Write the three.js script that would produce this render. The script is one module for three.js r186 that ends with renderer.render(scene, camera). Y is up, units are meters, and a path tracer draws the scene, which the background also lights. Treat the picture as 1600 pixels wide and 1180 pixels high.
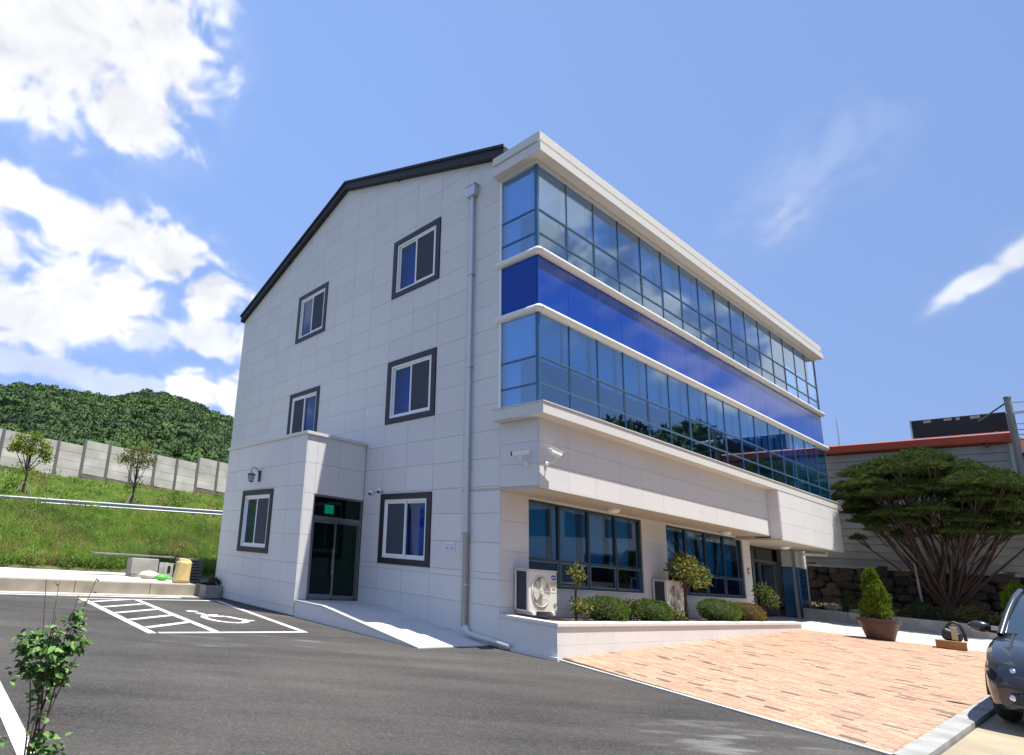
import * as THREE from 'three';
import { mergeGeometries, mergeVertices, toCreasedNormals } from 'three/addons/utils/BufferGeometryUtils.js';
import { RoundedBoxGeometry } from 'three/addons/geometries/RoundedBoxGeometry.js';

// ---------------------------------------------------------------- camera, sky, sun, exposure
const scene = new THREE.Scene();
const camera = new THREE.PerspectiveCamera(66.98, 1600 / 1180, 0.1, 3000);
camera.position.set(-9.7132, 1.5389, 6.6547);
camera.rotation.order = 'YXZ';
camera.rotation.set(0.2291, -0.5922, 0.0806);
camera.setViewOffset(1600, 1180, 300.97, -64.02, 1600, 1180);   // the photograph is an off-centre crop
camera.updateProjectionMatrix();

const EXPOSURE = 1.8;
const SUN_DIR = new THREE.Vector3(0.152, 1, 0.303).normalize();

// seeded random and noise
let seed = 12345;
const rnd = () => { seed = (seed * 1664525 + 1013904223) >>> 0; return seed / 4294967296; };
const rr = (a, b) => a + (b - a) * rnd();
const reseed = s => { seed = s >>> 0; };
const clamp = (v, a = 0, b = 1) => Math.min(b, Math.max(a, v));
const sstep = (a, b, v) => { const t = clamp((v - a) / (b - a)); return t * t * (3 - 2 * t); };
const lerp = (a, b, t) => a + (b - a) * t;
const PERM = new Float32Array(4096); reseed(77); for (let i = 0; i < 4096; i++) PERM[i] = rnd();
const hsh = (x, y, z) => PERM[(Math.imul(x, 73856093) ^ Math.imul(y, 19349663) ^ Math.imul(z, 83492791)) & 4095];
function vn3(x, y, z) {
  const xi = Math.floor(x), yi = Math.floor(y), zi = Math.floor(z);
  let fx = x - xi, fy = y - yi, fz = z - zi;
  fx = fx * fx * (3 - 2 * fx); fy = fy * fy * (3 - 2 * fy); fz = fz * fz * (3 - 2 * fz);
  const a = lerp(lerp(hsh(xi, yi, zi), hsh(xi + 1, yi, zi), fx), lerp(hsh(xi, yi + 1, zi), hsh(xi + 1, yi + 1, zi), fx), fy);
  const b = lerp(lerp(hsh(xi, yi, zi + 1), hsh(xi + 1, yi, zi + 1), fx), lerp(hsh(xi, yi + 1, zi + 1), hsh(xi + 1, yi + 1, zi + 1), fx), fy);
  return lerp(a, b, fz);
}
const fbm3 = (x, y, z, o) => { let s = 0, a = 0.5, t = 0; for (let i = 0; i < o; i++) { s += a * vn3(x, y, z); t += a; a *= 0.5; x = x * 2.03 + 7.1; y = y * 2.03 + 3.7; z = z * 2.03 + 1.3; } return s / t; };
const fbm2 = (x, y, o) => fbm3(x, y, 0.5, o);
// periodic 2-D noise for tiling textures
function pn(x, y, p) {
  const xi = Math.floor(x), yi = Math.floor(y); let fx = x - xi, fy = y - yi;
  fx = fx * fx * (3 - 2 * fx); fy = fy * fy * (3 - 2 * fy);
  const m = v => ((v % p) + p) % p;
  return lerp(lerp(hsh(m(xi), m(yi), p), hsh(m(xi + 1), m(yi), p), fx), lerp(hsh(m(xi), m(yi + 1), p), hsh(m(xi + 1), m(yi + 1), p), fx), fy);
}
const pfbm = (u, v, p, o) => { let s = 0, a = 0.5, t = 0; for (let i = 0; i < o; i++) { s += a * pn(u * p, v * p, p); t += a; a *= 0.5; p *= 2; } return s / t; };

// sky: clear summer air with cumulus, radiance in an equirectangular float map
{
  const W = 2048, H = 1024, data = new Float32Array(W * H * 4);
  // azimuth, elevation, radius in azimuth, radius in elevation (degrees), tilt, opacity
  const blobs = [
    [-88, 43, 15, 9.5, 0, 1], [-79, 43, 9, 7, 0, 1], [-80, 37.5, 6, 3.4, 0, 1], [-94, 36, 7, 3.6, 0, 0.9], [-104, 41, 12, 8, 0, 1], [-92, 32.5, 3.4, 1.6, 0, 0.3],
    [-88, 28.8, 7, 2.2, 0, 1], [-80, 27.8, 8, 3.0, 0, 1], [-73.5, 26.6, 6, 3.4, 0, 1], [-68.5, 24, 4.6, 2.8, 0, 1],
    [-80.5, 21.6, 8, 3.8, 0, 1], [-87, 18.4, 9, 3.4, 0, 0.92], [-91, 23.4, 5.5, 3.8, 0, 1], [-69, 20.2, 5.5, 2.2, 0, 0.85], [-75, 19.5, 6, 2, 0, 0.6],
    [-69.3, 14.2, 2.6, 2.6, 0, 1], [-64.5, 14.6, 3, 2.4, 0, 1], [-84, 14.4, 8, 1.4, 0, 0.5], [-76, 13.8, 6, 1.2, 0, 0.5],
    [-14.2, 28.7, 2.0, 1.7, 0.1, 0.33], [-12.0, 31, 6, 3.4, 0.4, 0.14], [-4.2, 20.9, 2.6, 0.8, 0.62, 0.75], [-1.8, 22.4, 3.2, 1.0, 0.55, 0.8], [3, 24.6, 5, 1.6, 0.4, 0.7],
  ];
  for (let j = 0; j < H; j++) {
    const el = ((j + 0.5) / H - 0.5) * Math.PI, ce = Math.cos(el), y = Math.sin(el), eld = el * 180 / Math.PI;
    for (let i = 0; i < W; i++) {
      const az = ((i + 0.5) / W - 0.5) * 2 * Math.PI, azd = az * 180 / Math.PI;
      const x = ce * Math.cos(az), z = ce * Math.sin(az), k = (j * W + i) * 4;
      const e = Math.max(0, y);
      // clear air (display-referred values divided by the exposure)
      const h = Math.exp(-e * 4.2);
      const side = 0.92 + 0.2 * Math.cos(az + 1.75) * ce; let r = lerp(0.275, 0.39, h) * side, g = lerp(0.445, 0.57, h) * side, b = lerp(0.885, 0.95, h) * side;
      let dens = 0, lit = 0;
      if (eld > 0.5) {
        const q = 1 / (y + 0.22);
        const wx = fbm3(x * 9 + 31, y * 12, z * 9, 3) - 0.5, wy = fbm3(x * 9, y * 12 + 17, z * 9 + 9, 3) - 0.5;
        const n = 0.62 * fbm3(x * 13 + wx * 1.4 + 3, y * 19 + wy * 1.6 + 5, z * 13 + wx * 1.1 + 1, 5) + 0.38 * fbm3(x * 46 + wx * 5, y * 62 + wy * 6, z * 46, 4);
        const inFrame = sstep(-116, -104, azd) * (1 - sstep(6, 14, azd)) * (1 - sstep(62, 78, eld));
        const cg = lerp((fbm3(x * q * 1.5 + 11, 2.2, z * q * 1.5 + 4, 4) - 0.565) * 3.4, -1, inFrame);
        let env = cg; const put = (d, o) => { if (d < -0.45) return; env = Math.max(env, d); const veil = 0.36 * sstep(-0.3, 0.6, d) * sstep(0.34, 0.62, n), puff = sstep(0.0, 0.46, Math.min(d, 0.72) * 1.4 - 0.06 + (n - 0.5) * 1.95) * sstep(-0.4, 0.2, d); dens = Math.max(dens, o < 0.35 ? o * sstep(-0.35, 0.75, d) * sstep(0.38, 0.64, n) : Math.max(veil, puff) * o); };
        put(cg, 0.9);
        for (const [ba, be, ra, re, ti, o] of blobs) {
          const da = azd - ba; if (Math.abs(da) > ra * 3) continue;
          const u = (da + wx * 3) / ra, v = (eld + wy * 2.4 - be - ti * da) / re; put(0.72 - 0.62 * Math.sqrt(u * u + v * v), Math.min(1, o));
        }
        lit = clamp(0.66 + (n - 0.5) * 1.6 - env * 0.25 + (fbm3(x * 5 + 2, y * 8 + 9, z * 5, 3) - 0.5) * 0.7);
      } else if (eld <= 0.5) { const t = sstep(0.5, -6, eld); r = lerp(r, 0.16, t); g = lerp(g, 0.19, t); b = lerp(b, 0.2, t); }
      const cl = lerp(0.76, 1.2, lit);
      r = lerp(r, cl * 0.965, dens); g = lerp(g, cl * 0.985, dens); b = lerp(b, cl * 1.03, dens);
      data[k] = r / EXPOSURE; data[k + 1] = g / EXPOSURE; data[k + 2] = b / EXPOSURE; data[k + 3] = 1;
    }
  }
  const t = new THREE.DataTexture(data, W, H, THREE.RGBAFormat, THREE.FloatType);
  t.mapping = THREE.EquirectangularReflectionMapping; t.magFilter = t.minFilter = THREE.LinearFilter; t.wrapS = THREE.RepeatWrapping; t.needsUpdate = true;
  scene.background = t; scene.environment = t;
}
const sun = new THREE.DirectionalLight(new THREE.Color(1.0, 0.955, 0.88), 5.0);
sun.position.copy(SUN_DIR).multiplyScalar(80); sun.castShadow = true; sun.shadow.mapSize.set(4096, 4096);
Object.assign(sun.shadow.camera, { left: -45, right: 45, top: 45, bottom: -45, near: 1, far: 200 }); scene.add(sun); scene.add(sun.target);

const renderer = new THREE.WebGLRenderer({ antialias: true });
renderer.toneMapping = THREE.LinearToneMapping; renderer.toneMappingExposure = EXPOSURE; renderer.shadowMap.enabled = true;

// ---------------------------------------------------------------- helpers
const nonIndexed = THREE.BufferGeometry.prototype.toNonIndexed; THREE.BufferGeometry.prototype.toNonIndexed = function () { return this.index ? nonIndexed.call(this) : this; };
const used = {};
const numbered = n => { const k = used[n] = (used[n] ?? -1) + 1; return k ? `${n}_${String(k).padStart(3, '0')}` : n; };
function tag(o, label, category, group, kind) { if (label) o.userData.label = label; if (category) o.userData.category = category; if (group) o.userData.group = group; if (kind) o.userData.kind = kind; return o; }
function thing(name, label, category, [x, y, z] = [0, 0, 0], turn = 0, group) { const o = new THREE.Group(); o.name = numbered(name); o.position.set(x, y, z); o.rotation.y = turn; scene.add(o); return tag(o, label, category, group); }
function part(parent, name, geo, mat, pos) { const m = new THREE.Mesh(geo, mat); m.name = name; m.castShadow = m.receiveShadow = true; if (pos) m.position.set(...pos); parent.add(m); return m; }
function struct(name, geo, mat, label, category) { const m = part(scene, numbered(name), geo, mat); return tag(m, label, category, null, 'structure'); }
function copyThing(src, pos, turn, label) { const c = src.clone(); c.name = numbered(src.name.replace(/_\d{3}$/, '')); c.userData = { ...src.userData, label }; c.position.set(...pos); c.rotation.y = turn; scene.add(c); return c; }
// planar uv in metres by dominant normal
function metreUV(g, s = 1, ou = 0, ov = 0) {
  if (g.index) g = g.toNonIndexed();
  const p = g.attributes.position; if (!g.attributes.normal) g.computeVertexNormals(); const n = g.attributes.normal, uv = new Float32Array(p.count * 2);
  for (let i = 0; i < p.count; i++) {
    const ax = Math.abs(n.getX(i)), ay = Math.abs(n.getY(i)), az = Math.abs(n.getZ(i));
    let u, v; if (ax >= ay && ax >= az) { u = p.getZ(i); v = p.getY(i); } else if (ay >= az) { u = p.getX(i); v = p.getZ(i); } else { u = p.getX(i); v = p.getY(i); }
    uv[i * 2] = u * s + ou; uv[i * 2 + 1] = v * s + ov;
  }
  g.setAttribute('uv', new THREE.BufferAttribute(uv, 2)); return g;
}
const strip = g => { if (g.index) g = g.toNonIndexed(); for (const k of Object.keys(g.attributes)) if (!['position', 'normal', 'uv'].includes(k)) g.deleteAttribute(k); if (!g.attributes.uv) metreUV(g); return g; };
const merge = l => mergeGeometries(l.map(strip));
const box = (x0, x1, y0, y1, z0, z1) => { const g = new THREE.BoxGeometry(x1 - x0, y1 - y0, z1 - z0).toNonIndexed(); g.translate((x0 + x1) / 2, (y0 + y1) / 2, (z0 + z1) / 2); return metreUV(g); };
const rbox = (x0, x1, y0, y1, z0, z1, r = 0.01, s = 2) => { const g = new RoundedBoxGeometry(x1 - x0, y1 - y0, z1 - z0, s, r).toNonIndexed(); g.translate((x0 + x1) / 2, (y0 + y1) / 2, (z0 + z1) / 2); return metreUV(g); };
// extrude a convex polygon [[a,b],..] along an axis: 'x' -> (a=z,b=y), 'z' -> (a=x,b=y), 'y' -> (a=x,b=z)
function prism(poly, axis, c0, c1) {
  const P = (a, b, c) => axis === 'x' ? [c, b, a] : axis === 'z' ? [a, b, c] : [a, c, b];
  const v = []; const n = poly.length;
  const tri = (A, B, C) => v.push(...A, ...B, ...C);
  for (let i = 1; i < n - 1; i++) { tri(P(...poly[0], c0), P(...poly[i], c0), P(...poly[i + 1], c0)); tri(P(...poly[0], c1), P(...poly[i + 1], c1), P(...poly[i], c1)); }
  for (let i = 0; i < n; i++) { const a = poly[i], b = poly[(i + 1) % n]; tri(P(...a, c0), P(...b, c1), P(...b, c0)); tri(P(...a, c0), P(...a, c1), P(...b, c1)); }
  const g = new THREE.BufferGeometry(); g.setAttribute('position', new THREE.Float32BufferAttribute(v, 3));
  // fix winding so that faces point outwards
  const p = g.attributes.position, cen = new THREE.Vector3(); for (let i = 0; i < p.count; i++) cen.add(new THREE.Vector3().fromBufferAttribute(p, i)); cen.divideScalar(p.count);
  const A = new THREE.Vector3(), B = new THREE.Vector3(), C = new THREE.Vector3(), N = new THREE.Vector3();
  for (let i = 0; i < p.count; i += 3) { A.fromBufferAttribute(p, i); B.fromBufferAttribute(p, i + 1); C.fromBufferAttribute(p, i + 2); N.copy(B).sub(A).cross(C.clone().sub(A)); if (N.dot(A.clone().sub(cen)) < 0) { p.setXYZ(i + 1, C.x, C.y, C.z); p.setXYZ(i + 2, B.x, B.y, B.z); } }
  g.computeVertexNormals(); return metreUV(g);
}
function clipPoly(poly, a, b, c) { // keep a*x+b*y<=c
  const out = []; for (let i = 0; i < poly.length; i++) { const p = poly[i], q = poly[(i + 1) % poly.length], dp = a * p[0] + b * p[1] - c, dq = a * q[0] + b * q[1] - c; if (dp <= 0) out.push(p); if ((dp < 0 && dq > 0) || (dp > 0 && dq < 0)) { const t = dp / (dp - dq); out.push([p[0] + (q[0] - p[0]) * t, p[1] + (q[1] - p[1]) * t]); } } return out;
}
const areaOf = p => { let s = 0; for (let i = 0; i < p.length; i++) { const a = p[i], b = p[(i + 1) % p.length]; s += a[0] * b[1] - a[1] * b[0]; } return Math.abs(s / 2); };
function subRect(r, h) { // rectangle minus hole -> rectangles [a0,a1,b0,b1]
  const [a0, a1, b0, b1] = r, [h0, h1, k0, k1] = h; if (h0 >= a1 || h1 <= a0 || k0 >= b1 || k1 <= b0) return [r];
  const o = []; if (k0 > b0) o.push([a0, a1, b0, k0]); if (k1 < b1) o.push([a0, a1, k1, b1]); const c0 = Math.max(b0, k0), c1 = Math.min(b1, k1); if (h0 > a0) o.push([a0, h0, c0, c1]); if (h1 < a1) o.push([h1, a1, c0, c1]); return o;
}
function tube(pts, r, seg = 8, steps = null, closed = false) { const c = new THREE.CatmullRomCurve3(pts.map(p => new THREE.Vector3(...p)), closed, 'catmullrom', 0.3); return new THREE.TubeGeometry(c, steps ?? pts.length * 5, r, seg, closed).toNonIndexed(); }
function bar(a, b, r0, r1 = r0, seg = 7) { // tapered cylinder from a to b
  const A = new THREE.Vector3(...a), B = new THREE.Vector3(...b), d = B.clone().sub(A), g = new THREE.CylinderGeometry(r1, r0, d.length(), seg).toNonIndexed();
  g.applyQuaternion(new THREE.Quaternion().setFromUnitVectors(new THREE.Vector3(0, 1, 0), d.clone().normalize())); const m = A.add(B).multiplyScalar(0.5); g.translate(m.x, m.y, m.z); return g;
}
function tex(w, h, fn, srgb = true) {
  const d = new Uint8Array(w * h * 4); for (let j = 0; j < h; j++) for (let i = 0; i < w; i++) { const c = fn(i / w, j / h, i, j), k = (j * w + i) * 4; for (let q = 0; q < 3; q++) { let v = clamp(c[q]); if (srgb) v = v <= 0.0031308 ? v * 12.92 : 1.055 * Math.pow(v, 1 / 2.4) - 0.055; d[k + q] = v * 255 + 0.5; } d[k + 3] = 255; }
  const t = new THREE.DataTexture(d, w, h); t.wrapS = t.wrapT = THREE.RepeatWrapping; t.magFilter = THREE.LinearFilter; t.minFilter = THREE.LinearMipmapLinearFilter; t.generateMipmaps = true; if (srgb) t.colorSpace = THREE.SRGBColorSpace; t.needsUpdate = true; return t;
}
const rep = (t, s) => { const c = t.clone(); c.repeat.set(s, s); c.needsUpdate = true; return c; };
const col = (r, g, b) => new THREE.Color().setRGB(r, g, b);
const std = (c, rough = 0.8, o = {}) => new THREE.MeshStandardMaterial({ color: Array.isArray(c) ? col(...c) : c, roughness: rough, ...o });
const phys = (c, rough, o = {}) => new THREE.MeshPhysicalMaterial({ color: Array.isArray(c) ? col(...c) : c, roughness: rough, ...o });

// ---------------------------------------------------------------- materials
console.log('materials');
reseed(5);
const specks = tex(256, 256, (u, v) => { const n = 0.5 + 0.5 * (pfbm(u, v, 64, 2) - 0.5) * 1.0 + (rnd() - 0.5) * 0.16 + (pfbm(u + 0.3, v, 4, 3) - 0.5) * 0.1; const k = 0.84 + n * 0.24; return [k, k, k]; });
const graniteTex = rep(specks, 1 / 0.62);
const GR = 0.665;
const granite = [1, 0.98, 1.014, 0.968, 0.992, 1.006].map(k => std([GR * k, GR * 0.985 * k, GR * 0.975 * k], 0.55, { map: graniteTex }));
const joint = std([0.3, 0.3, 0.3], 0.9);
const graniteEdge = std([0.64, 0.625, 0.6], 0.55, { map: graniteTex });
const plaster = std([0.52, 0.47, 0.4], 0.9, { map: graniteTex });
const darkStone = std([0.021, 0.021, 0.026], 0.45, { map: graniteTex });
const roofMetal = phys([0.012, 0.013, 0.017], 0.6);
const pvc = phys([0.78, 0.79, 0.8], 0.35);
const steel = phys([0.62, 0.63, 0.65], 0.28, { metalness: 0.9 });
const galv = phys([0.55, 0.57, 0.6], 0.42, { metalness: 0.75 });
const glassFacade = phys([0.06, 0.7, 0.97], 0.02, { transmission: 1, thickness: 0, ior: 2.7 });
const spandrel = phys([0.004, 0.05, 0.33], 0.05, { ior: 1.36 });
const glassWin = phys([0.12, 0.55, 0.9], 0.02, { transmission: 1, thickness: 0, ior: 1.5 });
const glassDoor = phys([0.03, 0.5, 0.42], 0.02, { transmission: 1, thickness: 0, ior: 1.32 }), glassStrip = phys([0.07, 0.6, 0.8], 0.02, { transmission: 1, thickness: 0, ior: 1.9 });
const glassEntry = phys([0.04, 0.07, 0.16], 0.02, { transmission: 1, thickness: 0, ior: 1.6 });
const mullionMat = phys([0.04, 0.12, 0.24], 0.35, { metalness: 0.3 });
const mullionLight = phys([0.1, 0.19, 0.28], 0.35, { metalness: 0.4 });
const blindMat = std([0.75, 0.76, 0.77], 0.9), backingMat = std([0.4, 0.42, 0.45], 0.9), doorSteel = phys([0.22, 0.23, 0.235], 0.3, { metalness: 0.8 });
const dimRoomMat = std([0.22, 0.225, 0.23], 0.9);  // dimness of the rooms is put into this colour so panes read dark
const screenMat = phys([0.06, 0.07, 0.095], 0.8, { opacity: 0.78, transparent: true });
const whiteMetal = phys([0.74, 0.735, 0.71], 0.4);
const blackMat = std([0.018, 0.018, 0.02], 0.5);
const rubber = std([0.014, 0.014, 0.014], 0.85);

// asphalt: one map over 26 x 26 m with lanes of wear and dust marks
const asphaltMap = tex(1536, 1536, (u, v) => {
  const X = -22 + u * 26, Z = -12 + v * 26;
  const dx = X * 0.86 + Z * 0.5, dz = -X * 0.5 + Z * 0.86;
  const streak = fbm2(dx * 0.45 + 40, dz * 2.6 + 20, 4), patch = fbm2(X * 0.35 + 9, Z * 0.35 + 3, 4), fine = rnd();
  let k = 0.046 + (streak - 0.5) * 0.055 + (patch - 0.5) * 0.06 + (fine - 0.5) * 0.03;
  if (rnd() < 0.012) k += 0.06 * rnd();
  // pale dust scuffs by the brick edge
  const sx = (X + 2.55) / 1.3, sz = (Z - 4.1) / 1.25; let dust = clamp(1 - (sx * sx + sz * sz)) * sstep(0.5, 0.68, fbm2(dx * 1.6, dz * 7, 5)) * 0.085;
  const s2x = (X + 4.6) / 2.2, s2z = (Z + 2.4) / 0.9; dust += clamp(1 - (s2x * s2x + s2z * s2z)) * sstep(0.56, 0.72, fbm2(dx * 1.2 + 6, dz * 5, 5)) * 0.09;
  k = Math.max(0.012, k);
  return [k * 1.09 + dust, k * 1.0 + dust, k * 0.91 + dust * 1.06];
});
const asphaltBump = tex(512, 512, () => { const k = rnd(); return [k, k, k]; }, false);
const aMap = asphaltMap, aBump = rep(asphaltBump, 4);
const asphalt = std(0xffffff, 0.9, { map: aMap, bumpMap: aBump, bumpScale: 0.0025 });
const concTex = tex(512, 512, (u, v) => { const n = pfbm(u, v, 6, 6), m = pfbm(u + 0.5, v, 3, 3); const k = 0.78 + (n - 0.5) * 0.5 + (m - 0.5) * 0.25 + (rnd() - 0.5) * 0.08; return [k, k * 0.985, k * 0.95]; });
const conc = (r, g, b, s = 0.5, rough = 0.9) => std([r, g, b], rough, { map: rep(concTex, s) });
const concPale = conc(0.6, 0.59, 0.55, 0.35), concGrey = conc(0.42, 0.41, 0.39, 0.6), concRoad = conc(0.42, 0.355, 0.25, 0.3), kerbGranite = conc(0.36, 0.37, 0.37, 0.8);
const soilTex = tex(256, 256, (u, v) => { const k = 0.6 + (pfbm(u, v, 8, 5) - 0.5) * 1.0 + (rnd() - 0.5) * 0.3; return [k, k * 0.95, k * 0.9]; });
const soil = std([0.13, 0.09, 0.055], 0.95, { map: rep(soilTex, 0.8) });
const turf = std([0.11, 0.12, 0.045], 0.95, { map: rep(soilTex, 0.25) });
const paint = std([0.72, 0.72, 0.71], 0.75, { map: rep(concTex, 0.9) });
const woodTex = tex(256, 256, (u, v) => { const k = 0.75 + (pn(u * 2, v * 48, 48) - 0.5) * 0.4 + (pfbm(u, v, 8, 4) - 0.5) * 0.25; return [k, k, k]; });
const woodGrey = std([0.24, 0.23, 0.22], 0.85, { map: woodTex }), woodPale = std([0.42, 0.31, 0.18], 0.8, { map: woodTex }), woodBrown = std([0.42, 0.2, 0.06], 0.7, { map: woodTex });
const bark = std([0.09, 0.06, 0.042], 0.95, { map: rep(soilTex, 2) }), barkRed = std([0.075, 0.045, 0.034], 0.95, { map: rep(soilTex, 2) });
const leafMat = (rough = 0.9, tr = 0.3) => phys(0xffffff, rough, { vertexColors: true, transmission: tr, thickness: 0, specularIntensity: 0.35, side: THREE.DoubleSide });
const leafGlossy = leafMat(0.8, 0.35), leafDull = leafMat(0.95, 0.35), needleMat = leafMat(0.95, 0.3);

// ---------------------------------------------------------------- ground
console.log('ground');
const PY = x => 0.045 + 0.033 * x;                       // the forecourt rises gently along the front
struct('ground', (() => { const g = new THREE.PlaneGeometry(3000, 3000).rotateX(-Math.PI / 2).translate(0, -0.12, 0); return metreUV(g.toNonIndexed()); })(), turf, 'flat ground around the site out to the hills', 'ground');
const lotPiece = poly => { const g = prism(poly, 'y', -0.1, 0), p = g.attributes.position, uv = g.attributes.uv; for (let i = 0; i < p.count; i++) uv.setXY(i, (p.getX(i) + 22) / 26, (p.getZ(i) + 12) / 26); return g; };
const lot = struct('parking_lot', merge([lotPiece([[-60, -9.62], [0.12, -9.62], [0.12, 0.3], [-60, 0.3]]), lotPiece([[-60, 0.3], [0.12, 0.3], [-1.22, 4.83], [-60, 4.83]]), lotPiece([[-60, 4.83], [-1.22, 4.83], [-1.22, 60], [-60, 60]])]), asphalt, 'dark asphalt parking lot beside the white building', 'parking lot');
const mark = (poly, name = 'painted_line') => part(lot, name, prism(poly, 'y', 0.002, 0.005), paint);
const seg = (x0, z0, x1, z1, w) => { const l = Math.hypot(x1 - x0, z1 - z0), nx = -(z1 - z0) / l * w / 2, nz = (x1 - x0) / l * w / 2; return [[x0 + nx, z0 + nz], [x1 + nx, z1 + nz], [x1 - nx, z1 - nz], [x0 - nx, z0 - nz]]; };
mark(seg(-6.08, -8.42, -6.12, -3.15, 0.15)); mark(seg(-4.76, -8.28, -4.92, -3.26, 0.15)); mark(seg(-2.45, -8.5, -3.1, -3.15, 0.14)); mark(seg(-6.0, -3.2, -3.05, -3.08, 0.13));
mark(seg(-5.98, -8.36, -2.5, -8.46, 0.12)); mark(seg(-9.6, -8.98, -3.3, -9.02, 0.16));
for (let i = 0; i < 5; i++) { const z = -7.75 + i * 0.98; mark(seg(-6.0, z + 0.05, -4.92, z - 0.62, 0.15), 'hatch_stripe'); }
mark(seg(-8.72, -40, -8.76, 2.9, 0.13));
{ // wheelchair symbol: drawn in the bay, head towards the building
  const S = new THREE.Group(); const pieces = [];
  const at = (u, v) => [-3.98 + u * 0.62 - v * 0.1, -5.05 - v * 0.95 - u * 0.1];
  const line = (pts, w) => { for (let i = 0; i < pts.length - 1; i++) pieces.push(prism(seg(...at(...pts[i]), ...at(...pts[i + 1]), w), 'y', 0.002 + i * 0.0004, 0.005 + i * 0.0004)); };
  line([[-0.15, 0.85], [-0.12, 0.25], [0.42, 0.2], [0.62, -0.55], [0.85, -0.5]], 0.16);
  line([[-0.12, 0.5], [0.35, 0.46]], 0.12);
  const arc = []; for (let i = 0; i <= 14; i++) { const a = 2.1 + i / 14 * 4.0; arc.push([0.02 + Math.cos(a) * 0.62, -0.18 + Math.sin(a) * 0.62]); } line(arc, 0.15);
  const head = []; for (let i = 0; i < 12; i++) { const a = i / 12 * 2 * Math.PI; const [x, z] = at(-0.15, 1.12); head.push([x + Math.cos(a) * 0.14, z + Math.sin(a) * 0.14]); } pieces.push(prism(head, 'y', 0.002, 0.005));
  part(lot, 'wheelchair_symbol', merge(pieces), paint);
}
// kerb, walkway slab and bank at the back of the lot
const rearKerbMat = conc(0.4, 0.35, 0.29, 0.5);
const rear = thing('rear_kerb', 'pale concrete kerb along the back of the parking lot below the grass bank', 'kerb'); rear.userData.kind = 'structure';
for (let i = 0; i < 24; i++) { const x0 = -50 + i * 2; part(rear, 'kerb_stone', rbox(x0 + 0.004, Math.min(x0 + 1.996, -2.5), -0.1, 0.32, -9.78, -9.6, 0.015), rearKerbMat); }
struct('walkway_slab', box(-50, -2.52, -0.1, 0.326, -13.6, -9.784), concPale, 'bright concrete walkway slab between kerb and grass bank', 'walkway');
struct('gutter_strip', box(-50, -2.3, -0.1, 0.012, -9.6, -9.22), concPale, 'narrow concrete gutter strip along the rear kerb', 'gutter');

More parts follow.
